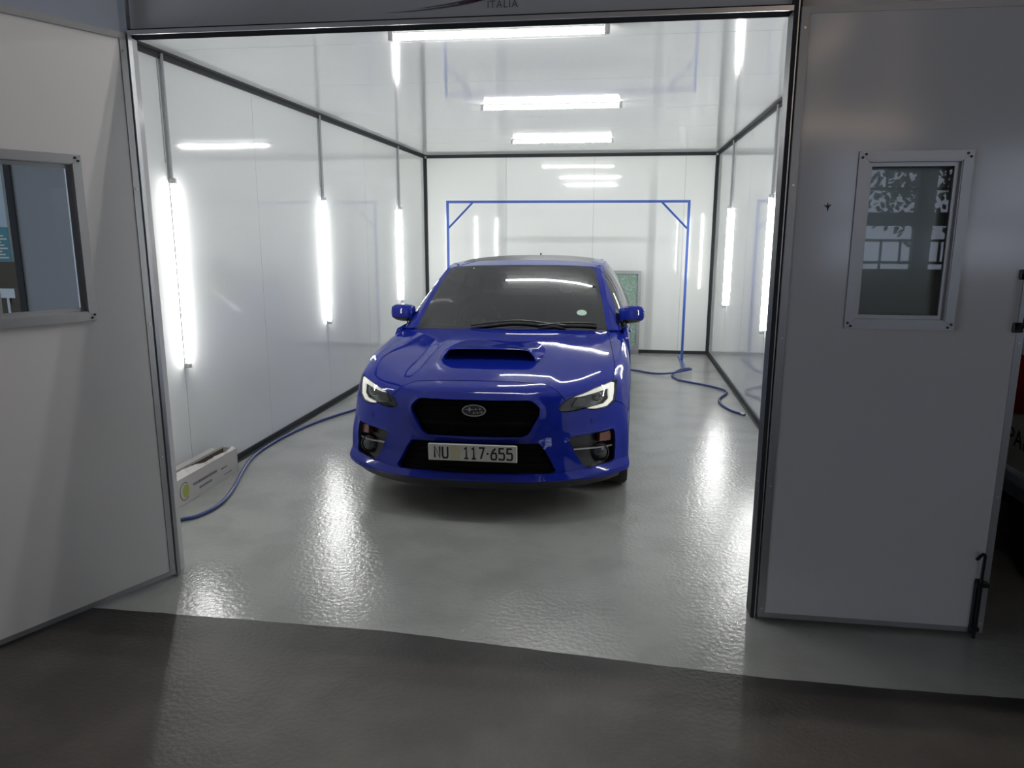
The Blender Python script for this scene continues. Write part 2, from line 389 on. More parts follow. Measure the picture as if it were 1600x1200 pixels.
# ------------------------------------------------------------------ tube lights
def lit_tube(p0, p1, r, out):
    # the tube shines forward; its back, towards the mounting, is an opaque shell
    mb = MB().tube([p0, p1], r, 18); a_, b_ = Vector(p0), Vector(p1); o_ = Vector(out)
    for i, f in enumerate(mb.f):
        c_ = sum((Vector(mb.v[k]) for k in f), Vector()) / len(f); ax = (b_ - a_).normalized(); d_ = c_ - a_; d_ -= ax * d_.dot(ax)
        if len(f) > 4 or d_.normalized().dot(o_) < -.7: mb.m[i] = 1
    return mb
def wall_lamp(loc, rz, label):
    t = thing('tube_light', label, 'light', loc, rz, 'vertical tube lights on the booth walls')
    L = 1.14
    obj('tube', lit_tube((.0215, 0, .02), (.0215, 0, L), .0165, (1, 0, 0)), ['tube', 'cap'], t, True, 40)
    for z in (-.012, L):
        obj('end_cap', MB().bbox((0, -.014, z), (.040, .014, z + .032), .004), 'cap', t)
    obj('conduit', MB().tube([(.014, 0, L + .03), (.014, 0, ZC - .042)], .011, 10).box((0, -.032, L + .12), (.004, -.028, ZC - .042)), 'conduit', t, True, 40)
    return t
wl = wall_lamp((XL, 4.40, .815), 0, 'vertical tube light on the left wall nearest the opening')
dup(wl, (XL, 6.81, .810), 0, 'vertical tube light on the left wall, second from the opening')
dup(wl, (XL, 9.28, .80), 0, 'vertical tube light on the left wall farthest back, above the car mirror')
dup(wl, (XR, 4.25, .815), PI, 'vertical tube light on the right wall just inside the opening, behind the right door')
dup(wl, (XR, 6.70, .815), PI, 'vertical tube light on the right wall close to the black post')
dup(wl, (XR, 9.16, .805), PI, 'vertical tube light on the right wall farthest back, near the corner')
def ceil_lamp(loc, label):
    t = thing('ceiling_tube_light', label, 'light', loc, 0, 'tube lights across the booth ceiling')
    L = 1.12
    obj('tube', lit_tube((-L / 2, 0, -.028), (L / 2, 0, -.028), .0165, (0, 0, -1)), ['tube', 'cap'], t, True, 40)
    for x in (-L / 2 - .03, L / 2):
        obj('end_cap', MB().bbox((x, -.016, -.048), (x + .03, .016, 0), .004), 'cap', t)
    obj('backing_strip', MB().box((-L / 2, -.009, -.006), (L / 2, .009, 0)), 'cap', t)
    return t
cl = ceil_lamp((-.675, 4.15, ZC), 'ceiling tube light nearest the opening, just under the header')
dup(cl, (-.605, 6.50, ZC), 0, 'middle one of the three ceiling tube lights')
dup(cl, (-.697, 8.90, ZC), 0, 'ceiling tube light farthest back, nearest the end wall')

# ------------------------------------------------------------------ blue drying frame
fr = thing('blue_frame', 'tall blue tubular steel frame with corner braces standing before the end wall', 'frame', (-.72, 9.85, 0))
x0, x1, zt = -1.545, 1.565, 2.055; h = .016
obj('crossbar', MB().bbox((x0 - h, -h, zt - h), (x1 + h, h, zt + h), .003), 'frameblue', fr)
for x in (x0, x1):
    obj('upright', MB().bbox((x - h, -h, .032), (x + h, h, zt - h), .003), 'frameblue', fr)
    obj('foot', MB().bbox((x - h, -.56, .0), (x + h, .45, .030), .003), 'frameblue', fr)
for x, s_ in ((x0, 1), (x1, -1)):
    obj('brace', MB().tube([(x, 0, zt - .345), (x + s_ * .345, 0, zt)], .013, 8), 'frameblue', fr)

# ------------------------------------------------------------------ green filter panel leaning on the end wall
gp = thing('filter_panel', 'green paint filter panel in an aluminium frame leaning on the end wall beside the car', 'filter', (-.13, YB - .05, 0))
def fp(u, v, d): return (u, -.06 + .05 * v / 1.15 - d, .06 + v)
obj('frame', MB().ring([(-.45, 0), (.43, 0), (.43, 1.09), (-.45, 1.09)], [(-.41, .04), (.39, .04), (.39, 1.05), (-.41, 1.05)], .035, fp), 'alud', gp)
obj('filter_mat', MB().prism([(-.41, .04), (.39, .04), (.39, 1.05), (-.41, 1.05)], .012, fp), 'green', gp)
obj('foot_block', MB().bbox((-.45, -.07, 0), (.43, -.02, .0605), .004), 'alud', gp)

# ------------------------------------------------------------------ blue air hose
hp = [(1.166, 6.99), (1.10, 7.10), (1.035, 7.36), (1.05, 7.62), (1.165, 7.93), (1.13, 8.12), (.97, 8.32), (.80, 8.47), (.70, 8.60), (.66, 8.86), (.75, 9.10), (.87, 9.17), (.90, 9.10), (.80, 8.98), (.64, 8.86), (.45, 8.93), (.173, 9.15), (-.3, 9.42), (-.9, 9.55), (-1.5, 9.3), (-1.95, 8.5), (-2.15, 7.6), (-2.30, 7.0), (-2.452, 6.59), (-2.606, 6.145), (-2.68, 5.73), (-2.700, 5.34), (-2.675, 5.03), (-2.585, 4.70), (-2.47, 4.36), (-2.405, 4.07), (-2.431, 3.874), (-2.50, 3.80), (-2.56, 3.70), (-2.60, 3.56), (-2.61, 3.45)]
hz = [.013] * len(hp)
for i in (12, 13): hz[i] = .045
hz[11] = .043; hz[10] = .03; hz[14] = .034
hose = smoothpath([(x, y, z) for (x, y), z in zip(hp, hz)], 8)
hs = thing('air_hose', 'thin blue air hose trailing over the booth floor around the car', 'hose')
obj('hose', MB().tube(hose, .0115, 10), 'hose', hs, True)
e0, e1 = Vector(hose[0]), Vector(hose[0]) + (Vector(hose[0]) - Vector(hose[1])).normalized() * .05
obj('coupling', MB().tube([e0, e1], .0125, 10), 'alud', hs, True, 40)

# ------------------------------------------------------------------ carton against the left wall
cb = thing('carton', 'long white open carton with torn flaps lying against the left wall behind the door', 'box', (-2.685, 4.05, 0))
x0, x1, y0, y1, h_, t_ = -.058, .048, -.52, .69, .170, .004
c = MB()
c.box((x1 - t_, y0, 0), (x1, y1, h_), 0); c.box((x0, y0, 0), (x0 + t_, y1, h_ + .012), 0); c.box((x0, y1 - t_, 0), (x1, y1, h_), 0); c.box((x0, y0, 0), (x1, y0 + t_, h_), 0)
c.box((x0 + t_, y0 + t_, .0), (x1 - t_, y1 - t_, .05), 1)
c.box((x0 + t_, y0 + t_, .05), (x0 + t_ + .001, y1 - t_, h_ - .004), 1); c.box((x1 - t_ - .001, y0 + t_, .05), (x1 - t_, y1 - t_, h_ - .004), 1)
obj('body', c, ['carton', 'brown'], cb)
f1 = MB()
yy = [y0 + (y1 - .02 - y0) * k / 40 for k in range(41)]
wd = [(.050 if y < .28 else .016) + .006 * math.sin(y * 31) + .004 * math.sin(y * 77) for y in yy]
lift = [.020 + .008 * math.sin(y * 9) - .014 * max(0, 1 - abs(y - .25) / .12) for y in yy]
vs = [(x1, y, h_) for y in yy] + [(x1 - w_, y, h_ + l_) for y, w_, l_ in zip(yy, wd, lift)]
vs += [(x1, y, h_ - .003) for y in yy] + [(x1 - w_, y, h_ + l_ - .003) for y, w_, l_ in zip(yy, wd, lift)]
n = len(yy)
f1.add(vs, [(k, k + 1, n + k + 1, n + k) for k in range(n - 1)] + [(2 * n + k, 3 * n + k, 3 * n + k + 1, 2 * n + k + 1) for k in range(n - 1)] + [(n + k, n + k + 1, 3 * n + k + 1, 3 * n + k) for k in range(n - 1)])
obj('torn_flap', f1, 'carton', cb)
f2 = MB().add([(x0, y0, h_ + .012), (x0, y1 - .1, h_ + .012), (x0 - .012, y1 - .12, h_ + .03), (x0 - .012, y0, h_ + .035), (x0 + .003, y0, h_ + .012), (x0 + .003, y1 - .1, h_ + .012), (x0 - .009, y1 - .12, h_ + .03), (x0 - .009, y0, h_ + .035)],
              [(0, 1, 2, 3), (4, 7, 6, 5), (0, 4, 5, 1), (1, 5, 6, 2), (2, 6, 7, 3), (3, 7, 4, 0)])
obj('back_flap', f2, 'carton', cb)
pr = MB(); fx = x1 + .0008
pt = lambda u, v: (fx, u, v)
text_mesh(pr, 'KA', .075, lambda x, y: (fx, -.098 + x, .070 + y), 0, bold=.001); obj('lettering', pr, 'print', cb); pr = MB()
for k in range(24):
    a0, a1 = PI * .28 + 2 * PI * .72 * k / 24, PI * .28 + 2 * PI * .72 * (k + 1) / 24
    cyc, czc = .030, .080
    pr.add([pt(cyc + .058 * math.cos(a0), czc + .058 * math.sin(a0)), pt(cyc + .058 * math.cos(a1), czc + .058 * math.sin(a1)), pt(cyc + .049 * math.cos(a1), czc + .052 * math.sin(a1)), pt(cyc + .049 * math.cos(a0), czc + .052 * math.sin(a0))], [(0, 1, 2, 3)], 0)
pr.add([pt(.042 + .036 * math.cos(2 * PI * k / 24), .080 + .042 * math.sin(2 * PI * k / 24)) for k in range(24)], [tuple(range(24))], 1); obj('round_logo', pr, ['print', 'lime'], cb)
rr = random.Random(3)
for (ya, yb, z, hh) in ((.125, .41, .092, .020), (.19, .34, .050, .016), (.46, .54, .085, .012), (.50, .60, .035, .008)):
    y = ya; pr = MB()
    while y < yb:
        wdt = rr.uniform(.006, .014); pr.add([pt(y, z - hh / 2), pt(y + wdt, z - hh / 2), pt(y + wdt, z + hh / 2 * rr.uniform(.6, 1)), pt(y, z + hh / 2)], [(0, 1, 2, 3)], 0); y += wdt + .004
    obj('print_line', pr, 'print', cb)

# ------------------------------------------------------------------ the car
CX, CYF, CA, CRO = -.8048, 4.0501, -.0134, -.0106
car = thing('car', 'blue saloon car with bonnet scoop parked nose out in the middle of the booth', 'car', (CX, CYF, 0), CA)
cR, sR = math.cos(CRO), math.sin(CRO)
def lean(p): return (p[0] * cR + p[2] * sR, p[1], p[2] * cR - p[0] * sR)      # the body leans a little on its springs
def cobj(name, mb, mats, parent=None, smooth=True, ang=35, lean_it=True):
    if lean_it: mb.xf(lean)
    return obj(name, mb, mats, parent or car, smooth, ang)
mir = lambda pts: [(-x, *r) for x, *r in pts]

def spl_m(k, Y):
    n = len(k); A = np.zeros((n, n)); B = np.zeros_like(Y); h = np.diff(k); A[0, 0] = A[-1, -1] = 1
    for i in range(1, n - 1):
        A[i, i - 1] = h[i - 1]; A[i, i] = 2 * (h[i - 1] + h[i]); A[i, i + 1] = h[i]
        B[i] = 6 * ((Y[i + 1] - Y[i]) / h[i] - (Y[i] - Y[i - 1]) / h[i - 1])
    return np.linalg.solve(A, B.reshape(n, -1)).reshape(Y.shape)
def spl(k, Y, Mm, x):
    i = int(np.clip(np.searchsorted(k, x) - 1, 0, len(k) - 2)); h = k[i + 1] - k[i]; a = (k[i + 1] - x) / h; b = (x - k[i]) / h
    return a * Y[i] + b * Y[i + 1] + ((a ** 3 - a) * Mm[i] + (b ** 3 - b) * Mm[i + 1]) * h * h / 6
class Surf:
    def __init__(s, G, sym=True):
        G = np.asarray(G, float)
        if sym: G = np.concatenate([G[:, :0:-1] * np.array([-1, 1, 1]), G], 1)
        s.G = G; nc = G.shape[1]
        dr = np.linalg.norm(np.diff(G, axis=0), axis=2).mean(1); dc = np.linalg.norm(np.diff(G, axis=1), axis=2).mean(0)
        s.kt = np.concatenate([[0], np.cumsum(dr)]); s.ks = np.concatenate([[0], np.cumsum(dc)])
        if sym: s.ks -= s.ks[nc // 2]
        s.M = spl_m(s.kt, G); s.flip = 1; s.cache = {}
    def __call__(s, u, v):
        key = (round(u, 5), round(v, 5)); r = s.cache.get(key)
        if r is None:
            row = spl(s.kt, s.G, s.M, v); r = spl(s.ks, row, spl_m(s.ks, row), u); s.cache[key] = r
        return r
def normal(S, u, v, e=2e-3):
    n = np.cross(S(u + e, v) - S(u - e, v), S(u, v + e) - S(u, v - e)); return S.flip * n / (np.linalg.norm(n) + 1e-12)
class Fn:
    def __init__(s, f, flip=1): s.f = f; s.flip = flip
    def __call__(s, u, v): return np.array(s.f(u, v), float)

def inside(p, poly):
    x, y = p; c = False; n = len(poly); j = n - 1
    for i in range(n):
        xi, yi = poly[i]; xj, yj = poly[j]
        if (yi > y) != (yj > y) and x < (xj - xi) * (y - yi) / (yj - yi) + xi: c = not c
        j = i
    return c
def pdist(p, poly):
    d = 9; P = np.array(p); n = len(poly)
    for i in range(n):
        a_, b_ = np.array(poly[i]), np.array(poly[(i + 1) % n]); t = np.clip((P - a_) @ (b_ - a_) / ((b_ - a_) @ (b_ - a_) + 1e-12), 0, 1)
        d = min(d, np.linalg.norm(P - a_ - t * (b_ - a_)))
    return d
def dense(poly, st=.022, close=True):
    out = []; n = len(poly)
    for i in range(n if close else n - 1):
        a_, b_ = poly[i], poly[(i + 1) % n]; k = max(1, int(math.dist(a_, b_) / st))
        out += [(a_[0] + (b_[0] - a_[0]) * t / k, a_[1] + (b_[1] - a_[1]) * t / k) for t in range(k)]
    return out
def rnd(poly, r=.02, n=4):
    # soften the corners of a polygon
    out = []; N = len(poly)
    for i in range(N):
        p0, p1, p2 = np.array(poly[i - 1]), np.array(poly[i]), np.array(poly[(i + 1) % N])
        d0, d2 = np.linalg.norm(p0 - p1), np.linalg.norm(p2 - p1); rr_ = min(r, .4 * d0, .4 * d2)
        a_, b_ = p1 + (p0 - p1) / d0 * rr_, p1 + (p2 - p1) / d2 * rr_
        for k in range(n + 1):
            t = k / n; out.append(tuple((1 - t) ** 2 * a_ + 2 * t * (1 - t) * p1 + t * t * b_))
    return out
def mesh_domain(outer, inner_polys, step):
    vs = []; es = []
    def addp(poly):
        o = len(vs); vs.extend(poly); n = len(poly); es.extend([(o + k, o + (k + 1) % n) for k in range(n)])
    polys = [dense(p) for p in ([outer] + inner_polys)]
    for p in polys: addp(p)
    bp = np.array(vs)
    x0, y0 = np.array(outer).min(0); x1, y1 = np.array(outer).max(0)
    nx, ny = int((x1 - x0) / step), int((y1 - y0) / step)
    for i in range(1, nx):
        for j in range(1, ny):
            p = (x0 + (x1 - x0) * i / nx, y0 + (y1 - y0) * j / ny)
            if inside(p, outer) and ((bp - np.array(p)) ** 2).sum(1).min() > (step * .45) ** 2: vs.append(p)
    V, _, Fc, *_r = delaunay_2d_cdt([Vector(v) for v in vs], es, [], 0, 1e-5)
    V = [tuple(v) for v in V]
    Fs = [tuple(f) for f in Fc if inside(tuple(np.mean([V[i] for i in f], axis=0)), outer)]
    return V, Fs
def panel_mesh(S, V, Fs, gap=.0022, skirt=.022, disp=None, off=0., mi=0, mb=None):
    # one body panel: shrink a hair from its neighbours and turn its edge inwards
    mb = mb or MB(); ids = sorted({i for f in Fs for i in f}); mp = {i: k for k, i in enumerate(ids)}
    cnt = {}
    for f in Fs:
        for k in range(len(f)):
            e = (f[k], f[(k + 1) % len(f)]); cnt[e] = 1
    bd = [e for e in cnt if (e[1], e[0]) not in cnt]
    bset = {i for e in bd for i in e}; cen = {}
    for f in Fs:
        c = np.mean([V[i] for i in f], axis=0)
        for i in f:
            if i in bset: cen.setdefault(i, []).append(c)
    P = []; N = {}
    for i in ids:
        uv = np.array(V[i], float)
        if i in bset and gap:
            d = np.mean(cen[i], axis=0) - uv; L = np.linalg.norm(d)
            if L > 1e-9: uv = uv + d / L * min(gap, L * .4)
        p = S(*uv); o = off + (disp(*uv) if disp else 0.)
        if o or i in bset:
            n = normal(S, *uv); N[i] = n; p = p + n * o
        P.append(p)
    fs = [tuple(mp[i] for i in (f if S.flip > 0 else f[::-1])) for f in Fs]
    if skirt:
        k0 = len(P); sk = {}
        for i in bset:
            sk[i] = len(P); P.append(P[mp[i]] - N[i] * skirt)
        for a_, b_ in bd:
            q = (mp[b_], mp[a_], sk[a_], sk[b_]); fs.append(q if S.flip > 0 else q[::-1])
    mb.add(P, fs, mi); return mb
def patch(S, poly, step=.03, **k):
    V, Fs = mesh_domain(poly, [], step); return panel_mesh(S, V, Fs, **k)
def select(V, Fs, test): return [f for f in Fs if test(tuple(np.mean([V[i] for i in f], axis=0)))]

# ---- front shell
FX = [0, .2, .4, .55, .68, .78, .85]; FY = [.02, .027, .055, .115, .195, .285, .375]
ROWZ = [(.245, .0), (.285, .0), (.36, .022), (.42, .028), (.50, .045), (.60, .055), (.70, .078)]
ANG = [193, 187, 175, 166, 153, 140, 128, 116, 104, 92, 80, 64, 44, 12]
HOOD = [
 [(0,.115,.752),(.2,.122,.752),(.4,.16,.748),(.55,.215,.738),(.68,.305,.752),(.78,.40,.765),(.832,.50,.755),(.868,.62,.72)],
 [(0,.22,.787),(.2,.225,.787),(.4,.25,.783),(.55,.29,.775),(.68,.37,.788),(.78,.47,.805),(.838,.60,.795),(.876,.73,.755)],
 [(0,.42,.83),(.2,.42,.83),(.4,.43,.822),(.55,.45,.815),(.68,.50,.828),(.78,.60,.845),(.85,.73,.83),(.885,.83,.775)],
 [(0,.70,.88),(.2,.70,.88),(.4,.70,.872),(.55,.71,.865),(.68,.74,.872),(.78,.80,.882),(.85,.88,.865),(.89,.93,.79)],
 [(0,1.0,.925),(.2,1.0,.925),(.4,1.0,.917),(.55,1.0,.908),(.68,1.02,.910),(.78,1.04,.912),(.85,1.06,.89),(.89,1.06,.79)],
 [(0,1.25,.955),(.2,1.25,.955),(.4,1.25,.948),(.55,1.25,.94),(.68,1.25,.938),(.78,1.24,.935),(.85,1.22,.91),(.89,1.18,.78)],
 [(0,1.36,.968),(.2,1.365,.968),(.4,1.38,.964),(.55,1.40,.958),(.68,1.42,.955),(.78,1.42,.948),(.85,1.40,.92),(.89,1.32,.75)]]
WY, WZ, WR = .895, .327, .365
C7 = {.245:(.890,.435),.285:(.890,.435),.36:(.889,.44),.42:(.888,.45),.50:(.880,.478),.60:(.866,.495),.70:(.852,.53)}
G = []
for z, d in ROWZ:
    G.append([(x * (1 - .25 * d) if x > .5 else x, y + d, z) for x, y in zip(FX, FY)] + [(*C7[z], z)])
G += [list(r) for r in HOOD]
for r, a in zip(G, ANG):
    t = math.radians(a); r.append((.884 + (.012 * math.sin(t) if a < 180 else 0), WY + WR * math.cos(t), WZ + WR * math.sin(t)))
S = Surf(G); UM, VM = S.ks[-1], S.kt[-1]
HL = [(.4896,.4101),(.5249,.4488),(.5397,.4609),(.5957,.4974),(.7103,.5349),(.8436,.5508),(.8904,.5488),(.8983,.4779),(.8853,.4221),(.8291,.3962),(.7419,.3903),(.6883,.396),(.6719,.4067),(.6055,.3943),(.5254,.3935)]
DRL = [(.5946,.4858),(.7118,.5258),(.8379,.5435),(.8767,.5296),(.8844,.4795),(.8774,.4309),(.8297,.4019),(.7425,.3962),(.6887,.4017),(.7158,.4082),(.8115,.4175),(.8495,.442),(.8339,.4991),(.7218,.4907),(.6318,.4816)]
GRh = [(.3149,.4700),(.3445,.4577),(.3792,.4229),(.3766,.388),(.3298,.3034),(.3117,.2775),(.2751,.2625)]
GR = rnd(GRh + mir(GRh)[::-1], .012)
FOG = rnd([(.5558,.2386),(.5796,.2512),(.7293,.2557),(.8632,.2597),(.877,.2224),(.8779,.1367),(.8692,.0736),(.772,.0551),(.6749,.0598),(.6423,.0791),(.6028,.1437)], .014)
INh = [(.385,.222),(.415,.18),(.4333,.1479),(.4795,.0636),(.4649,.0480)]
INT = rnd(INh + mir(INh)[::-1], .012)
HDh = [(.0,.6426),(.1978,.6403),(.3984,.6225),(.464,.5651),(.5397,.4609),(.5957,.4974),(.7103,.5349),(.8436,.5508),(.8595,.6736),(.833,.9172),(.8066,1.1752),(.7801,1.3615),(.7537,VM)]
HD = HDh + mir(HDh)[:0:-1]
FE = [(.8436,.5508),(.8904,.5488),(.8983,.4779),(.8853,.4221),(1.02,.37),(UM,.335),(UM,VM),(.7537,VM),(.7801,1.3615),(.8066,1.1752),(.833,.9172),(.8595,.6736)]
OUT = [(-UM, 0), (UM, 0), (UM, VM), (-UM, VM)]
V, Fs = mesh_domain(OUT, [HL, mir(HL), GR, FOG, mir(FOG), INT, HD, FE, mir(FE)], .036)
def smooth01(t): t = min(1, max(0, t)); return t * t * (3 - 2 * t)
def rimdisp(u, v):
    if abs(u) < .5 and .18 < v < .55:
        d = pdist((u, v), GR); b_ = .016 * (1 - smooth01((d - .006) / .034))
    else: b_ = 0
    if abs(u) > .45 and v < .36:
        d = pdist((abs(u), v), FOG); b_ += .007 * (1 - smooth01((d - .004) / .03))
    return b_
holes = [HL, mir(HL), GR, FOG, mir(FOG), INT]
cls = {}
def region(c):
    for n_, p in (('hl', HL), ('hlm', mir(HL)), ('gr', GR), ('fog', FOG), ('fogm', mir(FOG)), ('int', INT), ('hood', HD), ('fe', FE), ('fem', mir(FE))):
        if inside(c, p): return n_
    return 'bumper'
reg = {}
for f in Fs: reg.setdefault(region(tuple(np.mean([V[i] for i in f], axis=0))), []).append(f)
bump_o = cobj('front_bumper', panel_mesh(S, V, reg['bumper'], disp=rimdisp, skirt=.035), 'blue')
def ridge(u, v):
    w_ = .455 - .03 * smooth01((v - .65) / .6); return .009 * smooth01((w_ - abs(u)) / .055 + .5) * smooth01((v - .60) / .15) * smooth01((VM - v) / .3)
hood_o = cobj('bonnet', panel_mesh(S, V, reg['hood'], skirt=.02, disp=ridge), 'blue')
for k in ('fe', 'fem'): cobj('front_wing', panel_mesh(S, V, reg[k], skirt=.03), 'blue')

# lip along the foot of the bumper
loops = []
for k in range(81):
    u = -1.10 + 2.20 * k / 80; p = S(u, .012); n = normal(S, u, .012); n[2] = 0; n /= np.linalg.norm(n); z = np.array((0, 0, 1.))
    w_ = (.014 + .016 * smooth01((abs(u) - .4) / .3)) * smooth01((1.10 - abs(u)) / .16) + .003; rise = .020 * smooth01((abs(u) - .45) / .4)
    p0 = S(u, .045 + rise)
    loops.append([p0 + n * .0015, p + n * (w_ * .80) + z * (.004 + rise * .9), p + n * w_ + z * (-.004 + rise * .5), p + n * (w_ * .8) - z * (.010 + rise * .4), p - n * .03 - z * .014, p - n * .03 + z * .01])
cobj('front_lip', MB().loft(loops, 0, True, True, True), 'blue', ang=50)
loops = []
for k in range(61):
    u = -.95 + 1.90 * k / 60; p = S(u, .0); n = normal(S, u, .01); n[2] = 0; n /= np.linalg.norm(n); z = np.array((0, 0, 1.))
    loops.append([p - n * .004 - z * .004, p - n * .03 - z * .055, p - n * .16 - z * .055, p - n * .16 - z * .0])
cobj('under_lip', MB().loft(loops, 0, True, True, True), 'black', ang=50)

# grille
g = MB(); patch(S, GR, .03, gap=0, skirt=0, off=-.034, mb=g)
gr_o = cobj('grille', g, 'deep')
b = MB()
for v in np.linspace(.28, .455, 9):
    hw = .30 + .075 * (v - .27) / .11 if v < .38 else .375 - .06 * max(0, (v - .42) / .04)
    b.loft([[S(u, v) - normal(S, u, v) * .024 + np.array(o_) for o_ in ((0, 0, .0035), (0, -.006, 0), (0, 0, -.0035))] for u in np.linspace(-hw, hw, 24)])
cobj('mesh', b, 'deep', gr_o, smooth=False)
b = MB()
v = .335; b.loft([[S(u, v) - normal(S, u, v) * .016 + np.array(o_) for o_ in ((0, .006, .010), (0, -.008, .006), (0, -.008, -.008), (0, .006, -.010))] for u in np.linspace(-.335, .335, 30)], 0, True, True, True)
cobj('grille_bar', b, 'deep', gr_o)
ec = np.array(lean((0, 0, 0))); ev = .4085
e0 = S(0, ev) + np.array((0, -.004, 0)); en = normal(S, 0, ev); eu = np.array((1., 0, 0)); ew = np.cross(en, eu); ew = ew if ew[2] > 0 else -ew
ef = lambda u, v_, d: e0 + eu * u + ew * v_ + en * (d - .006)
em = MB(); N_ = 40
em.ring([(.072 * math.cos(2 * PI * k / N_), .035 * math.sin(2 * PI * k / N_)) for k in range(N_)], [(.0645 * math.cos(2 * PI * k / N_), .0285 * math.sin(2 * PI * k / N_)) for k in range(N_)], .010, ef, 0)
def star(cx, cy_, rx, ry):
    pts = []
    for k in range(8):
        r_ = 1 if k % 2 == 0 else .28; a = k * PI / 4; pts.append((cx + rx * r_ * math.cos(a), cy_ + ry * r_ * math.sin(a)))
    em.prism(pts, .010, ef, 0)
star(-.026, .006, .036, .018)
for cx, cy_ in ((.012, .008), (.036, .010), (.000, -.014), (.022, -.012), (.045, -.008)): star(cx, cy_, .014, .010)
em.add([ef(.068 * math.cos(2 * PI * k / N_), .032 * math.sin(2 * PI * k / N_), .003) for k in range(N_)], [tuple(range(N_))], 1)
o = cobj('emblem', em, ['badge', 'gblack'], gr_o, smooth=False)

# lower intake
b = MB(); patch(S, INT, .03, gap=0, skirt=0, off=-.05, mb=b)
it_o = cobj('lower_intake', b, 'deep')
b = MB()
for v in (.075, .11, .145, .18):
    hw = .47 - (v - .06) * .6
    b.loft([[S(u, v) - normal(S, u, v) * .036 + np.array(o_) for o_ in ((0, 0, .004), (0, -.008, 0), (0, 0, -.004))] for u in np.linspace(-hw, hw, 24)])
cobj('intake_slats', b, 'deep', it_o, smooth=False)

# number plate
pb = MB().bbox((-.262, .010, .3665), (.262, .024, .4665), .003)
pl_o = cobj('number_plate', pb, 'plate')
t_ = MB(); py = .0088
cw = lambda x, z: (x, py, z)
GLY = {'N': [[(0, 0), (0, 1), (1, 0), (1, 1)]], 'U': [[(0, 1), (0, .16), (.16, 0), (.84, 0), (1, .16), (1, 1)]],
       '1': [[(.15, .82), (.52, 1), (.52, 0)], [(.1, 0), (.94, 0)]], '7': [[(0, 1), (1, 1), (.35, 0)]],
       '6': [[(.85, 1), (.3, .72), (0, .36), (0, .14), (.15, 0), (.85, 0), (1, .14), (1, .42), (.85, .56), (.12, .56)]],
       '5': [[(.95, 1), (.08, 1), (.04, .58), (.84, .58), (1, .44), (1, .14), (.84, 0), (.12, 0), (0, .12)]]}
def glyph(ch, xa, za, w_, h_, wd_):
    t_ = MB()
    for st_ in GLY[ch]:
        P = [np.array((xa + a_ * w_, za + b_ * h_)) for a_, b_ in st_]; L_, R_ = [], []
        for k in range(len(P)):
            d0 = P[k] - P[k - 1] if k else P[1] - P[0]; d1 = P[k + 1] - P[k] if k < len(P) - 1 else d0
            d0 = d0 / np.linalg.norm(d0); d1 = d1 / np.linalg.norm(d1)
            n0, n1 = np.array((-d0[1], d0[0])), np.array((-d1[1], d1[0])); m_ = n0 + n1; m_ = m_ / np.linalg.norm(m_)
            s_ = min(1.6, 1 / max(.3, m_ @ n0)) * wd_ / 2; L_.append(P[k] + m_ * s_); R_.append(P[k] - m_ * s_)
        for k in range(len(P) - 1):
            q = [cw(*L_[k]), cw(*R_[k]), cw(*R_[k + 1]), cw(*L_[k + 1])]; t_.add(q, [(0, 1, 2, 3)])
    cobj('plate_character', t_, 'ink', pl_o, smooth=False)
for ch, xa in (('N', -.222), ('U', -.175), ('1', -.050), ('1', -.006), ('7', .040), ('6', .112), ('5', .158), ('5', .204)):
    glyph(ch, xa, .3835, .030, .066, .0105)
t_ = MB(); t_.box((.086, py - .0005, .410), (.097, py, .422), 0); cobj('plate_dot', t_, 'ink', pl_o, smooth=False)
t_ = MB(); t_.box((-.130, py, .376), (-.070, py + .0005, .456), 0); cobj('plate_crest', t_, 'crest', pl_o, smooth=False)
cobj('plate_bracket', MB().box((-.24, .024, .37), (.24, .06, .46)), 'black', pl_o, smooth=False)

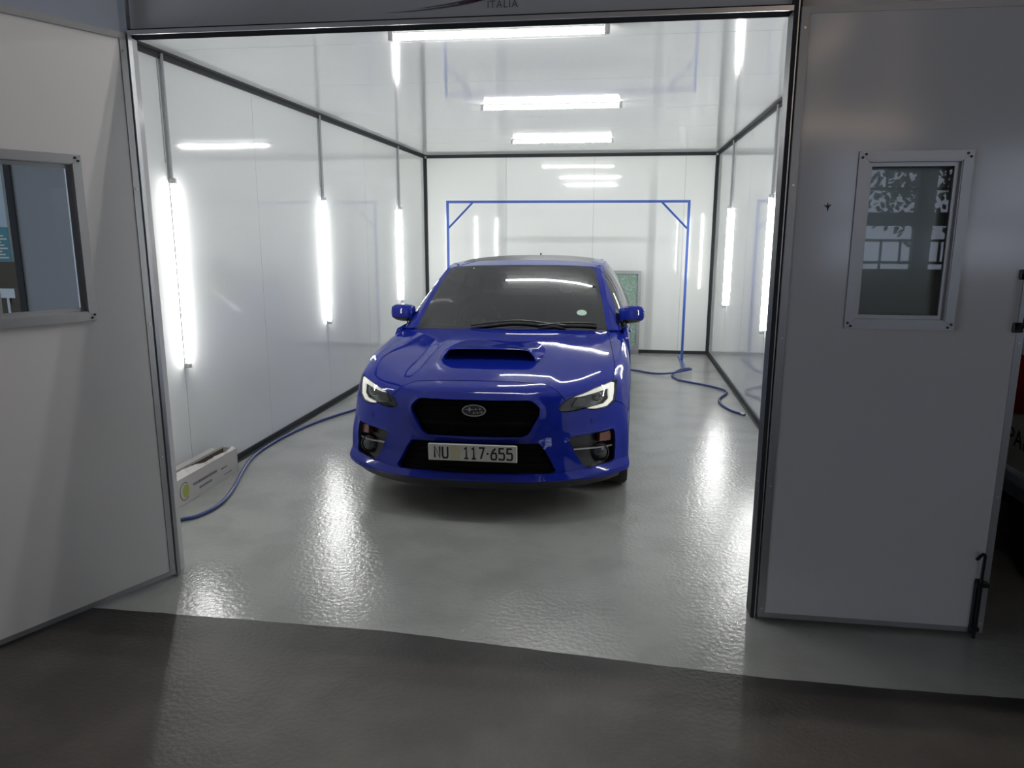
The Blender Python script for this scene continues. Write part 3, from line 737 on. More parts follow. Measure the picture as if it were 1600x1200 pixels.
# headlights and fog lamps, both sides
for sgn in (1, -1):
    mm = (lambda p: p) if sgn > 0 else mir
    h_ = MB(); patch(S, mm(HL), .03, gap=.003, skirt=0, off=-.055, mb=h_)
    hv, hf = mesh_domain(mm(HL), [], .04)
    panel_mesh(S, hv, hf, gap=.003, skirt=.056, off=0, mb=h_)      # only the side walls are kept below
    nsk = len(h_.f); nfp = len(hf)
    first = len([1 for _ in hf])
    # drop the front skin that panel_mesh added, the clear cover replaces it
    base = nsk - 0
    h2 = MB(); patch(S, mm(HL), .03, gap=.003, skirt=0, off=-.055, mb=h2)
    w2 = panel_mesh(S, hv, hf, gap=.003, skirt=.056)
    keep = w2.f[len(hf):]; h2.add(w2.v, keep)
    ho = cobj('headlight', h2, 'hlh')
    cobj('daytime_light', patch(S, mm(DRL), .02, gap=0, skirt=.012, off=-.010), 'drl', ho)
    pc = S(sgn * .779, .4679) ; pn = normal(S, sgn * .779, .4679); fwd = np.array((sgn * .22, -1., 0.12)); fwd /= np.linalg.norm(fwd)
    a1 = np.cross(fwd, (0, 0, 1)); a1 /= np.linalg.norm(a1); a2 = np.cross(a1, fwd); cc = pc - pn * .052
    lp = []
    for r_, d_ in ((.041, 0), (.041, .012), (.037, .012), (.036, .010)):
        lp.append([cc + fwd * d_ + (a1 * math.cos(2 * PI * k / 24) + a2 * math.sin(2 * PI * k / 24)) * r_ for k in range(24)])
    cobj('lens_ring', MB().loft(lp), 'satin', ho)
    lp = [[cc + fwd * (.006 + .022 * math.cos(t)) + (a1 * math.cos(2 * PI * k / 24) + a2 * math.sin(2 * PI * k / 24)) * .0355 * math.sin(t) for k in range(24)] for t in np.linspace(PI / 2, .03, 8)]
    cobj('projector_lens', MB().loft(lp, 0, True, False, True), 'lens', ho)
    rf = MB(); patch(S, mm([(.60,.42),(.70,.415),(.735,.47),(.63,.468)]), .03, gap=0, skirt=.02, off=-.036, mb=rf)
    cobj('reflector', rf, 'grey_refl', ho)
    cobj('lens_cover', patch(S, mm(HL), .03, gap=.003, skirt=0), 'cover', ho)
    # fog pocket
    fv, ff = mesh_domain(mm(FOG), [], .04); f2_ = MB(); patch(S, mm(FOG), .03, gap=.0, skirt=0, off=-.06, mb=f2_)
    w2 = panel_mesh(S, fv, ff, gap=.001, skirt=.062); f2_.add(w2.v, w2.f[len(ff):])
    fo_ = cobj('fog_light_pocket', f2_, 'black')
    pc = S(sgn * .7933, .1267) - normal(S, sgn * .7933, .1267) * .035; fwd = np.array((sgn * .12, -1., .02)); fwd /= np.linalg.norm(fwd)
    a1 = np.cross(fwd, (0, 0, 1)); a1 /= np.linalg.norm(a1); a2 = np.cross(a1, fwd)
    def disc_loops(prof): return [[pc + fwd * d_ + (a1 * math.cos(2 * PI * k / 24) + a2 * math.sin(2 * PI * k / 24)) * r_ for k in range(24)] for r_, d_ in prof]
    cobj('fog_lamp', MB().loft(disc_loops([(.054, -.03), (.054, .012), (.047, .014), (.045, .004)]), 0), 'hlh', fo_)
    cobj('fog_lens', MB().loft(disc_loops([(.046, .002), (.040, .010), (.02, .016), (.002, .018)]), 0, True, False, True), 'lens', fo_)
    cobj('indicator', patch(S, mm([(.772,.200),(.862,.188),(.868,.222),(.858,.248),(.776,.246)]), .03, gap=0, skirt=.03, off=-.016), 'amber', fo_)
    bl = [[S(sgn * (.600 + .268 * t), .172 - .014 * t) - normal(S, sgn * (.600 + .268 * t), .172 - .014 * t) * (.022 - .012 * t) + np.array(o_) for o_ in ((0, .004, .004), (0, -.006, .004), (0, -.006, -.005), (0, .004, -.005))] for t in np.linspace(0, 1, 14)]
    cobj('pocket_bar', MB().loft(bl, 0, True, True, True), 'satin', fo_, ang=50)
    wc = MB(); patch(S, mm([(.70,.315),(.765,.315),(.765,.345),(.70,.345)]), .03, gap=0, skirt=.004, off=.002, mb=wc)
    cobj('washer_cover', wc, 'blue', bump_o)

# bonnet scoop
def hz_(y): return float(np.interp(y, [.22, .42, .70, 1.0, 1.25, 1.36], [.787, .83, .88, .925, .955, .968]))
def scoop_loop(y, wb, wt, h, zb, n=9):
    half = [(0, h)] + [(wt * t, h * (1 - .03 * t * t)) for t in (.3, .6, .85)] + [(wt + (wb - wt) * (1 - math.cos(a)) * .55 + .018 * math.sin(a), h * (.96 - .96 * (1 - math.cos(a)) * .55)) for a in (.5, 1.0, 1.5)] + [(wb, h * .22), (wb * .985, h * .05), (wb * .93, 0), (wb * .6, 0), (0, 0)]
    pts = half + [(-x, z) for x, z in half[-2:0:-1]]
    return [(x, y, zb + z) for x, z in pts]
sc = MB()
fl = lambda k, y, g_, hh: scoop_loop(y, .292 * k, .235 * k, hh, g_)
inner = [fl(.93, .86, hz_(.70) - .005, .055), fl(.97, .72, hz_(.64) - .004, .066), fl(.99, .60, hz_(.585) + .0, .074), scoop_loop(.566, .296, .238, .079, .862)]
fixed = [scoop_loop(.557, .299, .241, .081, .860), scoop_loop(.561, .311, .247, .085, .857)]
outer = [scoop_loop(.575, .318, .250, .086, hz_(.57) - .004), scoop_loop(.64, .335, .258, .074, hz_(.64) - .006), scoop_loop(.75, .345, .256, .054, hz_(.75) - .008), scoop_loop(.88, .34, .245, .034, hz_(.88) - .009), scoop_loop(1.02, .32, .225, .017, hz_(1.02) - .010), scoop_loop(1.14, .29, .20, .003, hz_(1.14) - .010)]
sc_all = inner + fixed + outer
sc.loft(sc_all, 0, True, True, False)
n_ = len(inner[0])
for k in range(len(sc.m)):
    if k < 2 * n_ or k == len(sc.m) - 1: sc.m[k] = 1
# the deep part of the duct is black
so = cobj('bonnet_scoop', sc, ['blue', 'black'], hood_o, ang=60)

# ---- greenhouse
TC = [(.752,1.43,.960),(.727,1.60,1.072),(.700,1.775,1.185),(.671,1.95,1.29),(.640,2.12,1.372),(.652,2.35,1.400),(.658,2.65,1.410),(.652,3.0,1.405),(.634,3.35,1.372),(.61,3.65,1.29),(.60,3.85,1.20),(.615,4.1,1.11),(.67,4.48,1.08)]
BC = [(.815,1.44,.955),(.845,1.58,.962),(.86,1.76,.967),(.868,1.95,.97),(.872,2.12,.975),(.876,2.35,.98),(.878,2.65,.985),(.876,3.0,.99),(.868,3.35,1.0),(.855,3.65,1.01),(.84,3.85,1.02),(.82,4.1,1.025),(.78,4.48,1.0)]
WB = [(0,1.385,.955),(.25,1.39,.955),(.5,1.41,.955),(.685,1.445,.955)]
WT = [(0,2.035,1.405),(.23,2.04,1.404),(.42,2.06,1.400),(.545,2.085,1.393)]
WG = []
for r in range(5):
    t = r / 4; row = []
    for a_, b_ in zip(WB, WT):
        p = np.array(a_) * (1 - t) + np.array(b_) * t; bl_ = .022 * 4 * t * (1 - t); row.append(tuple(p + bl_ * np.array((0, -.5, .85))))
    row.append((np.array(row[-1]) * .62 + np.array(TC[r]) * .38 + np.array((.004, .0, .002))))
    row.append(TC[r]); WG.append([tuple(x) for x in row])
SW = Surf(WG); um, vm = SW.ks[-1], SW.kt[-1]; ug = SW.ks[-2] + .008
GL = [(-ug, .0), (ug, .0), (ug - .004, vm - .03), (ug - .05, vm - .006), (-ug + .05, vm - .006), (-ug + .004, vm - .03)]
GLi = [(-ug + .03, .045), (ug - .03, .045), (ug - .03, vm - .06), (ug - .07, vm - .028), (-ug + .07, vm - .028), (-ug + .03, vm - .06)]
V2, F2 = mesh_domain([(-um, 0), (um, 0), (um, vm), (-um, vm)], [GL, GLi], .06)
wsc = panel_mesh(SW, V2, select(V2, F2, lambda c: inside(c, GLi)), gap=0, skirt=0)
ws_o = cobj('windscreen', wsc, 'wsglass')
cobj('windscreen_border', panel_mesh(SW, V2, select(V2, F2, lambda c: inside(c, GL) and not inside(c, GLi)), gap=0, skirt=0), 'wsborder', ws_o)
for sgn in (1, -1):
    cobj('windscreen_pillar', panel_mesh(SW, V2, select(V2, F2, lambda c: not inside(c, GL) and c[0] * sgn > 0 and c[1] < vm - .006), gap=.0012, skirt=.02), 'blue')
ld = MB(); dp = (.50, .185)
ldc = [(dp[0] + .033 * math.cos(2 * PI * k / 20), dp[1] + .031 * math.sin(2 * PI * k / 20)) for k in range(20)]
patch(SW, ldc, .03, gap=0, skirt=0, off=.002, mb=ld); o = cobj('licence_disc', ld, 'disc', ws_o); o['label'] = 'pale green round disc on the windscreen'
sk_ = MB(); patch(SW, [(-.425, vm - .05), (-.41, vm - .05), (-.41, vm - .035), (-.425, vm - .035)], .03, gap=0, skirt=0, off=.002, mb=sk_); cobj('windscreen_tag', sk_, 'plate', ws_o)

# roof
RG = []
ry = [(4, None), (5, 2.33, 1.437), (6, 2.65, 1.461), (7, 3.0, 1.456), (8, 3.38, 1.418)]
rows = [WG[4]]
for i, yc, zc in ry[1:]:
    tx, ty, tz = TC[i]; row = []
    for fx_ in (0, .35, .66, .86, .95):
        row.append((tx * fx_, yc + (ty - yc) * fx_ ** 2, zc + (tz + .004 - zc) * fx_ ** 2.6))
    row.append(TC[i]); rows.append(row)
SRf = Surf(rows); ur, vr = SRf.ks[-1], SRf.kt[-1]
RP = [(-ur * .84, .27), (ur * .84, .27), (ur * .84, vr - .02), (-ur * .84, vr - .02)]
V3, F3 = mesh_domain([(-ur, 0), (ur, 0), (ur, vr), (-ur, vr)], [RP], .08)
roof_o = cobj('roof', panel_mesh(SRf, V3, select(V3, F3, lambda c: not inside(c, RP)), gap=0, skirt=.02), 'blue')
cobj('roof_panel', panel_mesh(SRf, V3, select(V3, F3, lambda c: inside(c, RP)), gap=0, skirt=.002), 'black', roof_o)
ap = SRf(0, vr - .10)
cobj('antenna', MB().tube([ap + np.array((.012, .0, -.01)), ap + np.array((.012, .015, .016)), ap + np.array((.012, .03, .036))], [.010, .006, .009], 10), 'gblack', roof_o)

# side glass area, doors, rear
for sgn in (1, -1):
    gg = []
    for t_c, b_c in zip(TC, BC):
        t_c, b_c = np.array(t_c), np.array(b_c); hgt = np.linalg.norm(t_c - b_c)
        gg.append([tuple((t_c * (1 - k) + b_c * k + np.array((.05 * hgt, 0, .03 * hgt)) * 4 * k * (1 - k)) * np.array((sgn, 1, 1))) for k in (0, .33, .66, 1)])
    SG = Surf(gg, False); SG.flip = sgn; kt = SG.kt; us = SG.ks[-1]
    vat = lambda y: float(np.interp(y, [p[1] for p in TC], kt))
    W1 = [(us * .95, vat(1.73)), (us * .34, vat(1.745)), (us * .17, vat(1.86)), (us * .11, vat(2.0)), (us * .09, vat(2.14)), (us * .10, vat(2.46)), (us * .95, vat(2.44))]
    W2 = [(us * .95, vat(2.52)), (us * .13, vat(2.54)), (us * .15, vat(3.20)), (us * .55, vat(3.44)), (us * .95, vat(3.40))]
    SAIL = [(us * .96, vat(1.50)), (us * .42, vat(1.53)), (us * .36, vat(1.72)), (us * .96, vat(1.71))]
    PB = [(us * .95, vat(2.445)), (us * .13, vat(2.465)), (us * .13, vat(2.535)), (us * .95, vat(2.515))]
    V4, F4 = mesh_domain([(0, 0), (us, 0), (us, kt[-1]), (0, kt[-1])], [W1, W2, PB, SAIL], .05)
    cobj('window_surround', panel_mesh(SG, V4, select(V4, F4, lambda c: not any(inside(c, p) for p in (W1, W2, PB, SAIL))), gap=0, skirt=.015), 'blue')
    for p in (W1, W2): cobj('side_window', panel_mesh(SG, V4, select(V4, F4, lambda c: inside(c, p)), gap=0, skirt=.006), 'sideglass')
    cobj('door_pillar', panel_mesh(SG, V4, select(V4, F4, lambda c: inside(c, PB)), gap=0, skirt=.004), 'gblack')
    cobj('mirror_sail', panel_mesh(SG, V4, select(V4, F4, lambda c: inside(c, SAIL)), gap=0, skirt=.004), 'gblack')
    # flank
    def X(y, z): 
        x = float(np.interp(z, [.15, .25, .45, .62, .75, .88, .955, 1.0, 1.1], [.850, .868, .893, .901, .895, .884, .868, .85, .80]))
        return sgn * (x - .10 * max(0, (y - 3.5) / .95) ** 2)
    FS = Fn(lambda u, v: (X(u, v), u, v), sgn)
    ry_ = 3.545
    arch = [(ry_ + WR * math.cos(math.radians(a)), WZ + WR * math.sin(math.radians(a))) for a in range(-20, 201, 10)]
    FL = [(1.262,.17),(1.25,.30),(1.243,.42),(1.258,.52),(1.300,.75),(1.372,.91),(1.408,.957),(1.6,.968),(2.0,.975),(2.5,.985),(3.0,.995),(3.5,1.01),(4.0,1.03),(4.45,1.005),(4.50,.90),(4.53,.7),(4.53,.5),(4.44,.25),(3.94,.20)] + arch[1:-1] + [(3.19,.17)]
    D1 = [(1.47,.25),(1.44,.5),(1.44,.75),(1.47,.945),(2.47,.965),(2.48,.25)]
    D2 = [(2.49,.25),(2.48,.965),(3.36,.985),(3.38,.80),(3.20,.62),(3.12,.45),(3.08,.25)]
    V5, F5 = mesh_domain(FL, [D1, D2], .06)
    cobj('side_panel', panel_mesh(FS, V5, select(V5, F5, lambda c: not inside(c, D1) and not inside(c, D2)), gap=.002, skirt=.03), 'blue')
    for D, hy_ in ((D1, 2.27), (D2, 3.16)):
        do = cobj('door', panel_mesh(FS, V5, select(V5, F5, lambda c: inside(c, D)), gap=.0025, skirt=.03), 'blue')
        cobj('door_handle', MB().tube([(X(hy_ - .1, .86) , hy_ - .1, .86), (X(hy_ - .09, .86) + sgn * .004, hy_ - .085, .862), (X(hy_, .86) + sgn * .004, hy_ + .07, .864), (X(hy_, .86), hy_ + .09, .865)], .009, 8), 'blue', do)
    # mirror
    mo_l = []
    for t, wy, wz in ((0, .02, .03), (.03, .055, .054), (.12, .064, .062), (.45, .064, .066), (.8, .056, .060), (.95, .044, .048), (1, .02, .026)):
        x = .800 + .192 * t; zc = 1.046 + .010 * t; yc = 1.665 + .02 * t
        mo_l.append([(sgn * x, yc + wy * np.sign(math.cos(a)) * abs(math.cos(a)) ** .65, zc + wz * np.sign(math.sin(a)) * abs(math.sin(a)) ** .6) for a in [2 * PI * k / 28 for k in range(28)]])
    mb_ = MB().loft(mo_l if sgn > 0 else [l[::-1] for l in mo_l], 0, True, True, True)
    mo = cobj('wing_mirror', mb_, 'blue', ang=60)
    cobj('mirror_arm', MB().tube([(sgn * .835, 1.66, 1.0), (sgn * .835, 1.645, .97), (sgn * .845, 1.64, .945)], [.034, .028, .034], 12), 'gblack', mo)
    cobj('mirror_lower', MB().loft([[(sgn * (.806 + .178 * t), 1.667 + .02 * t + wy * math.cos(a), 1.046 + .01 * t - .030 + min(0, wz * math.sin(a)) * 1.02) for a in [2 * PI * k / 20 for k in range(20)]] for t, wy, wz in ((.02, .05, .026), (.15, .066, .038), (.5, .066, .040), (.8, .058, .036), (.95, .045, .022))], 0, True, True, True), 'gblack', mo)
    cobj('mirror_indicator', MB().bbox((sgn * .985 - .007, 1.640, 1.035), (sgn * .985 + .009, 1.675, 1.072), .005), 'chrome', mo)
    cobj('mirror_glass', MB().add([(sgn * (.89 + .078 * math.cos(2 * PI * k / 20)), 1.742, 1.05 + .046 * math.sin(2 * PI * k / 20)) for k in range(20)], [tuple(range(20))]), 'chrome', mo, smooth=False)

rg = []
for yc, zc, hw, dy in ((3.40, 1.416, .615, -.03), (3.62, 1.33, .605, -.02), (3.85, 1.215, .602, 0), (4.08, 1.12, .61, .0), (4.30, 1.112, .645, 0), (4.50, 1.10, .675, 0), (4.545, 1.02, .757, -.045), (4.575, .80, .782, -.05), (4.595, .62, .785, -.062), (4.59, .45, .780, -.06), (4.52, .25, .765, -.075)):
    rg.append([(hw * f_, yc + dy * f_ ** 3, zc - .012 * f_ ** 2) for f_ in (0, .35, .7, 1)])
SB = Surf(rg); kb = SB.kt; ub = SB.ks[-1]
RW = [(-ub * .80, kb[0] + .02), (ub * .80, kb[0] + .02), (ub * .84, kb[3] - .03), (-ub * .84, kb[3] - .03)]
TLp = [(ub * .60, kb[6] - .01), (ub * .97, kb[6] - .01), (ub * .97, kb[7] - .06), (ub * .60, kb[7] - .08)]
BT = [(-ub * .98, kb[3] + .02), (ub * .98, kb[3] + .02), (ub * .59, kb[7] + .02), (-ub * .59, kb[7] + .02)]
V6, F6 = mesh_domain([(-ub, 0), (ub, 0), (ub, kb[-1]), (-ub, kb[-1])], [RW, TLp, mir(TLp)], .08)
cobj('rear_window', panel_mesh(SB, V6, select(V6, F6, lambda c: inside(c, RW)), gap=0, skirt=.004), 'sideglass')
cobj('boot_lid', panel_mesh(SB, V6, select(V6, F6, lambda c: not inside(c, RW) and c[1] < kb[7] and not inside((abs(c[0]), c[1]), TLp)), gap=.001, skirt=.02), 'blue')
cobj('rear_bumper', panel_mesh(SB, V6, select(V6, F6, lambda c: c[1] >= kb[7] and not inside((abs(c[0]), c[1]), TLp)), gap=.001, skirt=.02), 'blue')
for sgn in (1, -1): cobj('tail_light', panel_mesh(SB, V6, select(V6, F6, lambda c: inside((abs(c[0]), c[1]), TLp) and c[0] * sgn > 0), gap=.001, skirt=.02), 'vanr')

# cowl, wipers, cabin
cobj('cowl', MB().loft([[(x, 1.33 + .06 * (x / .7) ** 2, .945), (x, 1.40 + .05 * (x / .7) ** 2, .958), (x, 1.47, .94)] for x in np.linspace(-.74, .74, 20)], 0, False), 'black')
def on_ws(x, v, off=.012):
    u = x / .66 * SW.ks[-3]; return SW(u, v) + normal(SW, u, v) * off
for pts in ([(-.30, .03), (-.05, .075), (.10, .082), (.28, .060), (.42, .035)], [(.22, .035), (.40, .060), (.55, .060), (.62, .050)]):
    wp = cobj('wiper', MB().tube(smoothpath([on_ws(x, v, .016) for x, v in pts], 6), .0075, 8), 'black')
    cobj('wiper_blade', MB().tube(smoothpath([on_ws(x, v - .022, .008) for x, v in pts], 6), .0065, 6), 'rubber', wp)
dsh = MB().loft([[(x, 1.42, .90), (x, 1.75, .945), (x, 1.92, .93), (x, 2.0, .86), (x, 2.0, .62)] for x in np.linspace(-.70, .70, 8)], 0, False)
cobj('dashboard', dsh, 'dash')
cobj('cabin_floor', MB().box((-.78, 1.30, .20), (.78, 4.3, .30)).box((-.70, .50, .26), (.70, 1.30, .44)).box((-.55, .24, .26), (.55, .50, .60)), 'black', smooth=False)
cobj('headlining', MB().loft([[(x, 2.12, 1.36 - .05 * (x / .6) ** 2), (x, 2.65, 1.415 - .05 * (x / .6) ** 2), (x, 3.4, 1.37 - .06 * (x / .6) ** 2)] for x in np.linspace(-.6, .6, 9)], 0, False), 'dash')
for x in (-.37, .37):
    s_ = cobj('front_seat', MB().loft([[(x + w_ * math.cos(a) , y + .07 * math.sin(a), z) for a in [2 * PI * k / 16 for k in range(16)]] for w_, y, z in ((.20, 2.62, .55), (.25, 2.64, .65), (.255, 2.70, .85), (.24, 2.77, 1.02), (.17, 2.80, 1.10))], 0, True, True, True).bbox((x - .25, 2.10, .42), (x + .25, 2.66, .60), .05), 'seat')
    cobj('headrest', MB().bbox((x - .13, 2.76, 1.12), (x + .13, 2.86, 1.30), .035).tube([(x, 2.80, 1.06), (x, 2.80, 1.14)], .02, 8), 'seat', s_)
cobj('rear_seat', MB().bbox((-.62, 3.15, .42), (.62, 3.65, .62), .05).bbox((-.62, 3.55, .60), (.62, 3.72, 1.10), .06), 'seat')
sw_ = []
for k in range(33):
    a = 2 * PI * k / 32; sw_.append((-.37 + .18 * math.cos(a), 2.12 - .07 * math.sin(a), .93 + .165 * math.sin(a)))
swo = cobj('steering_wheel', MB().tube(sw_, .015, 8, cap=False).tube([(-.37, 1.98, .86), (-.37, 2.12, .93)], [.03, .06], 12).tube([(-.55, 2.12, .93), (-.19, 2.12, .93)], .014, 8), 'dash')
cobj('rear_view_mirror', MB().bbox((-.12, 2.03, 1.275), (.12, 2.05, 1.335), .008).tube([(0, 2.05, 1.33), (0, 2.03, 1.39)], .008, 8), 'dash')

# wheels stand upright on the floor
def wheel(x, y, sgn):
    R = .327; prof = []
    for rr_, dx in ((.235, -.105), (.27, -.118), (.305, -.116), (.322, -.100), (.327, -.07), (.327, .07), (.322, .100), (.305, .116), (.27, .118), (.235, .105)):
        prof.append([(x + sgn * dx, y + rr_ * math.cos(2 * PI * k / 40), R + rr_ * math.sin(2 * PI * k / 40)) for k in range(40)])
    rm = MB()
    def lp(dx, r_): return [(x + sgn * dx, y + r_ * math.cos(2 * PI * k / 40), R + r_ * math.sin(2 * PI * k / 40)) for k in range(40)]
    rm.loft([lp(-.10, .236), lp(-.10, .215), lp(.06, .20), lp(.085, .222), lp(.105, .226), lp(.107, .238)])
    for k in range(5):
        for da in (-.16, .16):
            a = 2 * PI * k / 5 + .3; c0, s0 = math.cos(a), math.sin(a); c1, s1 = math.cos(a + da), math.sin(a + da)
            rm.tube([(x + sgn * .075, y + .05 * c0, R + .05 * s0), (x + sgn * .095, y + .13 * math.cos(a + da * .6), R + .13 * math.sin(a + da * .6)), (x + sgn * .09, y + .222 * c1, R + .222 * s1)], [.022, .014, .015], 8)
    rm.loft([lp(.06, .06), lp(.095, .055), lp(.10, .03), lp(.10, .001)])
    w_ = cobj('wheel', rm, 'rim', lean_it=False, ang=40)
    cobj('tyre', MB().loft(prof), 'rubber', w_, lean_it=False, ang=40)
    cobj('brake_disc', MB().loft([lp(.0, .165), lp(.01, .165), lp(.012, .06)]), 'satin', w_, lean_it=False)
for y in (WY, 3.545):
    for sgn in (1, -1): wheel(sgn * .772, y, sgn)
for y in (WY, 3.545):
    for sgn in (1, -1):
        al = []
        for a in range(-20, 201, 10):
            c_, s_2 = math.cos(math.radians(a)), math.sin(math.radians(a)); al.append([(sgn * .885, y + .364 * c_, WZ + .364 * s_2), (sgn * .60, y + .364 * c_, WZ + .364 * s_2)])
        cobj('wheel_arch', MB().loft(al, 0, False), 'black')

# ------------------------------------------------------------------ van beyond the right door
vn = thing('van', 'white van with red band parked in the dark beyond the right door', 'car', (2.0, 4.6, 0))
vb = MB()
prof = [(0, .46), (-.03, .52), (-.03, .95), (.0, 1.15), (.06, 1.9), (.20, 2.05)]
yy = [(-1.7, .9), (-1.55, 1.0), (0, 1.0), (2.2, 1.0), (2.4, .97)]
loops = []
for y, s_ in yy: loops.append([(x + (1 - s_) * .5, y, z) for x, z in prof] + [(1.85 - x - (1 - s_) * .5, y, z) for x, z in prof[::-1]])
vb.loft(loops, 0, True, True, True); obj('body', vb, 'vanw', vn, False)
rb = MB()
low = [(-1.4, .86), (-1.05, .80), (-.85, .84), (-.72, .80), (-.60, .78), (-.3, .82), (.4, .80), (1.8, .84)]
rb.prism(low + [(1.8, .95), (-1.4, .95)], .003, lambda u, v, d: (-.0305 - d, u, v))
rb.prism([(-1.4, .95), (1.8, .95), (1.8, 1.08), (-1.4, 1.08)], .003, lambda u, v, d: (-.0305 - d + (v - .95) * .15, u, v)); obj('red_band', rb, 'vanr', vn)
tx = MB(); text_mesh(tx, 'PAI', .125, lambda x, y: (-.0312, -.735 - x, .672 + y), 0, sx=.9, bold=.001, spacing=1.1); obj('lettering', tx, 'ink', vn)
obj('sill', MB().box((-.02, -1.5, .38), (.06, 2.2, .47)).bbox((-.055, -1.5, .455), (.02, 2.2, .525), .012), 'pale', vn)
obj('window', MB().prism([(-1.3, 1.25), (1.8, 1.25), (1.8, 1.75), (-1.1, 1.75)], .004, lambda u, v, d: (.0 + (v - 1.15) * .08 - .002 - d, u, v)), 'gblack', vn)
for y in (-.95, 1.5):
    for x in (.12, 1.70):
        obj('wheel', MB().tube([(x - .1, y, .31), (x + .1, y, .31)], .31, 32), 'rubber', vn, True, 40)
obj('underbody', MB().box((.1, -1.5, .25), (1.75, 2.2, .46)), 'black', vn)


# ------------------------------------------------------------------ the hall in front of the booth
HX0, HX1, HY0, HZ = -9.0, 9.0, -4.0, 5.2
struct(obj('wall_hall_left', MB().box((HX0 - .2, HY0, 0), (HX0, -3.2, HZ)).box((HX0 - .2, -3.2, 3.2), (HX0, 3.1, HZ)).box((HX0 - .2, 3.1, 0), (HX0, 12.5, HZ)), 'hall'), 'far side wall of the workshop on the left with its open roller doorway', 'wall')
struct(obj('wall_hall_right', MB().box((HX1, HY0, 0), (HX1 + .2, 12.5, HZ)), 'hall'), 'far side wall of the workshop on the right', 'wall')
struct(obj('wall_hall_far', MB().box((HX0, 12.5, 0), (HX1, 12.7, HZ)), 'hall'), 'end wall of the workshop behind the booth', 'wall')
wx0, wx1, wz0, wz1 = 2.5, 5.4, 1.15, 2.75
w = MB().box((HX0, HY0 - .2, 0), (wx0, HY0, HZ)).box((wx1, HY0 - .2, 0), (HX1, HY0, HZ)).box((wx0, HY0 - .2, 0), (wx1, HY0, wz0)).box((wx0, HY0 - .2, wz1), (wx1, HY0, HZ))
struct(obj('wall_hall_near', w, 'hall'), 'workshop wall with barred windows reflected in the right door pane', 'wall')
struct(obj('ceiling_hall', MB().box((HX0, HY0, HZ), (HX1, 12.5, HZ + .2)), 'roof'), 'dark workshop roof', 'ceiling')
wi = struct(thing('window_1', 'barred workshop window reflected in the right door pane', 'window', (0, HY0, 0)))
b = MB()
for x in (2.5, 3.72, 5.3): b.box((x, -.16, wz0), (x + .10, -.04, wz1))
for z in (wz0, 1.76, wz1 - .1): b.box((wx0, -.16, z), (wx1, -.04, z + (.17 if z > 1.5 and z < 2.5 else .06)))
obj('window_frame', b, 'bars', wi)
b = MB()
for z in (1.28, 1.56, 2.2, 2.45): b.box((wx0, -.03, z), (wx1, -.014, z + .035))
x = wx0 + .1
while x < wx1:
    b.box((x, -.030, 1.28 if int(x * 100) % 3 else wz0), (x + .030, -.016, 1.58)); b.box((x, -.03, 2.2), (x + .030, -.016, 2.47)); x += .235
obj('burglar_bars', b, 'bars', wi)
# warm lamps of the hall, seen only as soft reflections on the right door
hl = tag(obj('hall_lamp', MB().tube([(1.95, -3.5, 2.94), (3.35, -3.5, 2.86)], .04, 10).tube([(2.3, -3.5, 2.92), (2.3, -3.5, HZ)], .01, 6).tube([(3.1, -3.5, 2.87), (3.1, -3.5, HZ)], .01, 6), 'warm'), 'warm tube lamp hung in the workshop behind the viewer', 'light')
hb = tag(obj('hall_lamp', MB().tube([(2.07, -3.3, 3.64), (2.47, -3.3, 4.0)], .035, 10).tube([(2.45, -3.3, 3.98), (2.45, -3.3, HZ)], .01, 6), 'glow'), 'slanted warm lamp under the workshop roof behind the viewer', 'light')

hl2 = thing('workshop_light', 'long twin tube light on the workshop roof above the booth front', 'light', (-1.0, 3.72, HZ - .002))
for dy in (-.06, .06): obj('tube', MB().tube([(-1.8, dy, -.22), (1.8, dy, -.22)], .019, 12), 'htube', hl2, True, 40)
obj('batten', MB().box((-1.85, -.09, -.17), (1.85, .09, 0)), 'cap', hl2)
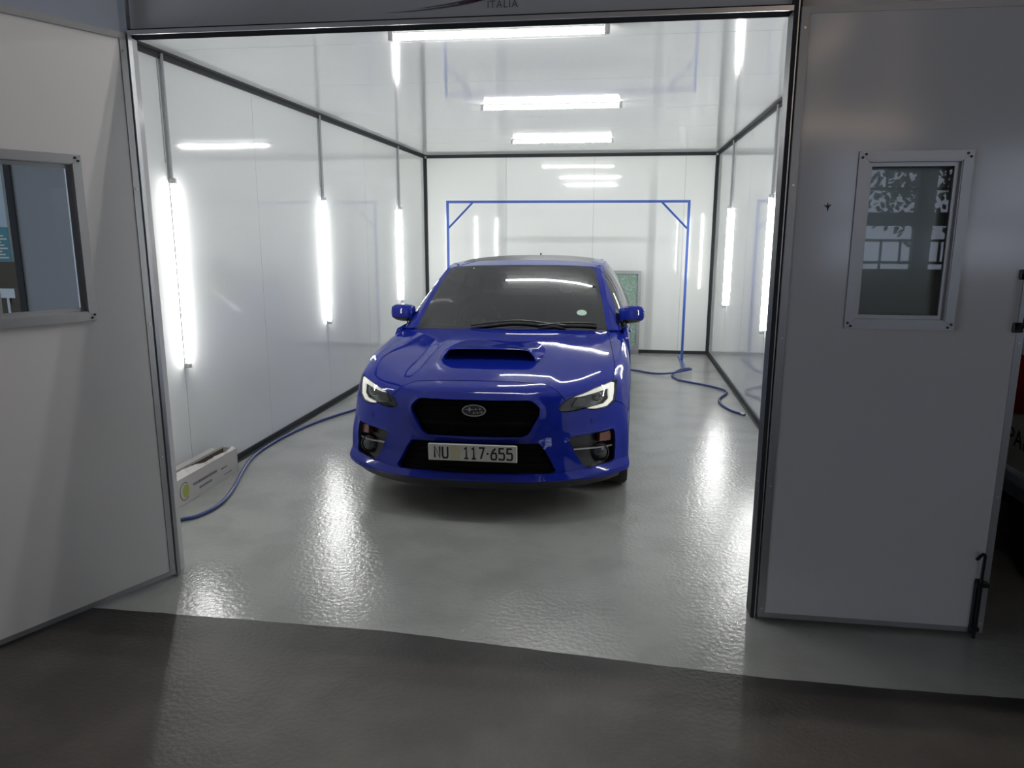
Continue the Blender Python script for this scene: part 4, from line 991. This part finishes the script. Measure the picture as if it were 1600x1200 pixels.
# trees outside
def tree(loc, hgt, label):
    t = thing('tree', label, 'tree', loc)
    obj('trunk', MB().tube([(0, 0, 0), (.05, 0, hgt * .5), (.1, 0, hgt * .8)], [.14, .1, .05], 8), 'bars', t)
    m = MB(); r2 = random.Random(int(hgt * 10))
    for k in range(900):
        c_ = Vector((r2.gauss(0, .55), r2.gauss(0, .5), hgt * .72 + r2.gauss(0, .45))); s2 = .065
        a_ = Vector((r2.uniform(-1, 1), r2.uniform(-1, 1), r2.uniform(-1, 1))).normalized() * s2; b_ = a_.orthogonal().normalized() * s2 * .6
        m.add([c_ - a_, c_ + b_, c_ + a_, c_ - b_], [(0, 1, 2, 3)])
    obj('foliage', m, 'leaf', t)
tree((4.9, -7.0, 0), 3.6, 'leafy tree outside the barred workshop window, reflected in the door pane')

# things glimpsed past the doors: sign and railing on the left, van on the right
sg = thing('wall_sign', 'teal and pale blue sign glimpsed through the left door window', 'sign', (-6.3, 6.2, 0))
obj('board', MB().box((-.9, 0, 1.39), (.78, .03, 2.25), 0), 'pale', sg)
obj('lower_band', MB().box((-.9, -.004, 1.39), (.78, 0, 1.70), 0), 'teal', sg)
st = MB()
for k in range(9): st.box((.30, -.007, 1.42 + k * .028), (.76 - .03 * (k % 3), -.0045, 1.434 + k * .028))
obj('lettering', st, 'plate', sg)
rl = thing('railing', 'galvanised railing glimpsed through the left door window', 'railing', (-5.75, 5.8, 0))
obj('top_rail', MB().box((-.9, -.03, 1.10), (.6, .03, 1.18)), 'fence', rl)
for k in range(10): obj('baluster', MB().box((-.85 + k * .15, -.012, 0), (-.825 + k * .15, .012, 1.10)), 'fence', rl)

# ------------------------------------------------------------------ world and view
wd_ = bpy.data.worlds.new('sky'); SC.world = wd_; wd_.use_nodes = True
bg = wd_.node_tree.nodes['Background']; bg.inputs[0].default_value = (.70, .80, 1.0, 1); bg.inputs[1].default_value = 3.6
SC.view_settings.view_transform = 'Standard'; SC.view_settings.look = 'None'; SC.view_settings.gamma = 1
SC.view_settings.exposure = 0.0; SC.view_settings.use_curve_mapping = False
cyc = SC.cycles; cyc.max_bounces = 10; cyc.diffuse_bounces = 6; cyc.glossy_bounces = 5; cyc.transparent_max_bounces = 12
cyc.caustics_reflective = False; cyc.caustics_refractive = False; cyc.sample_clamp_indirect = 4.0
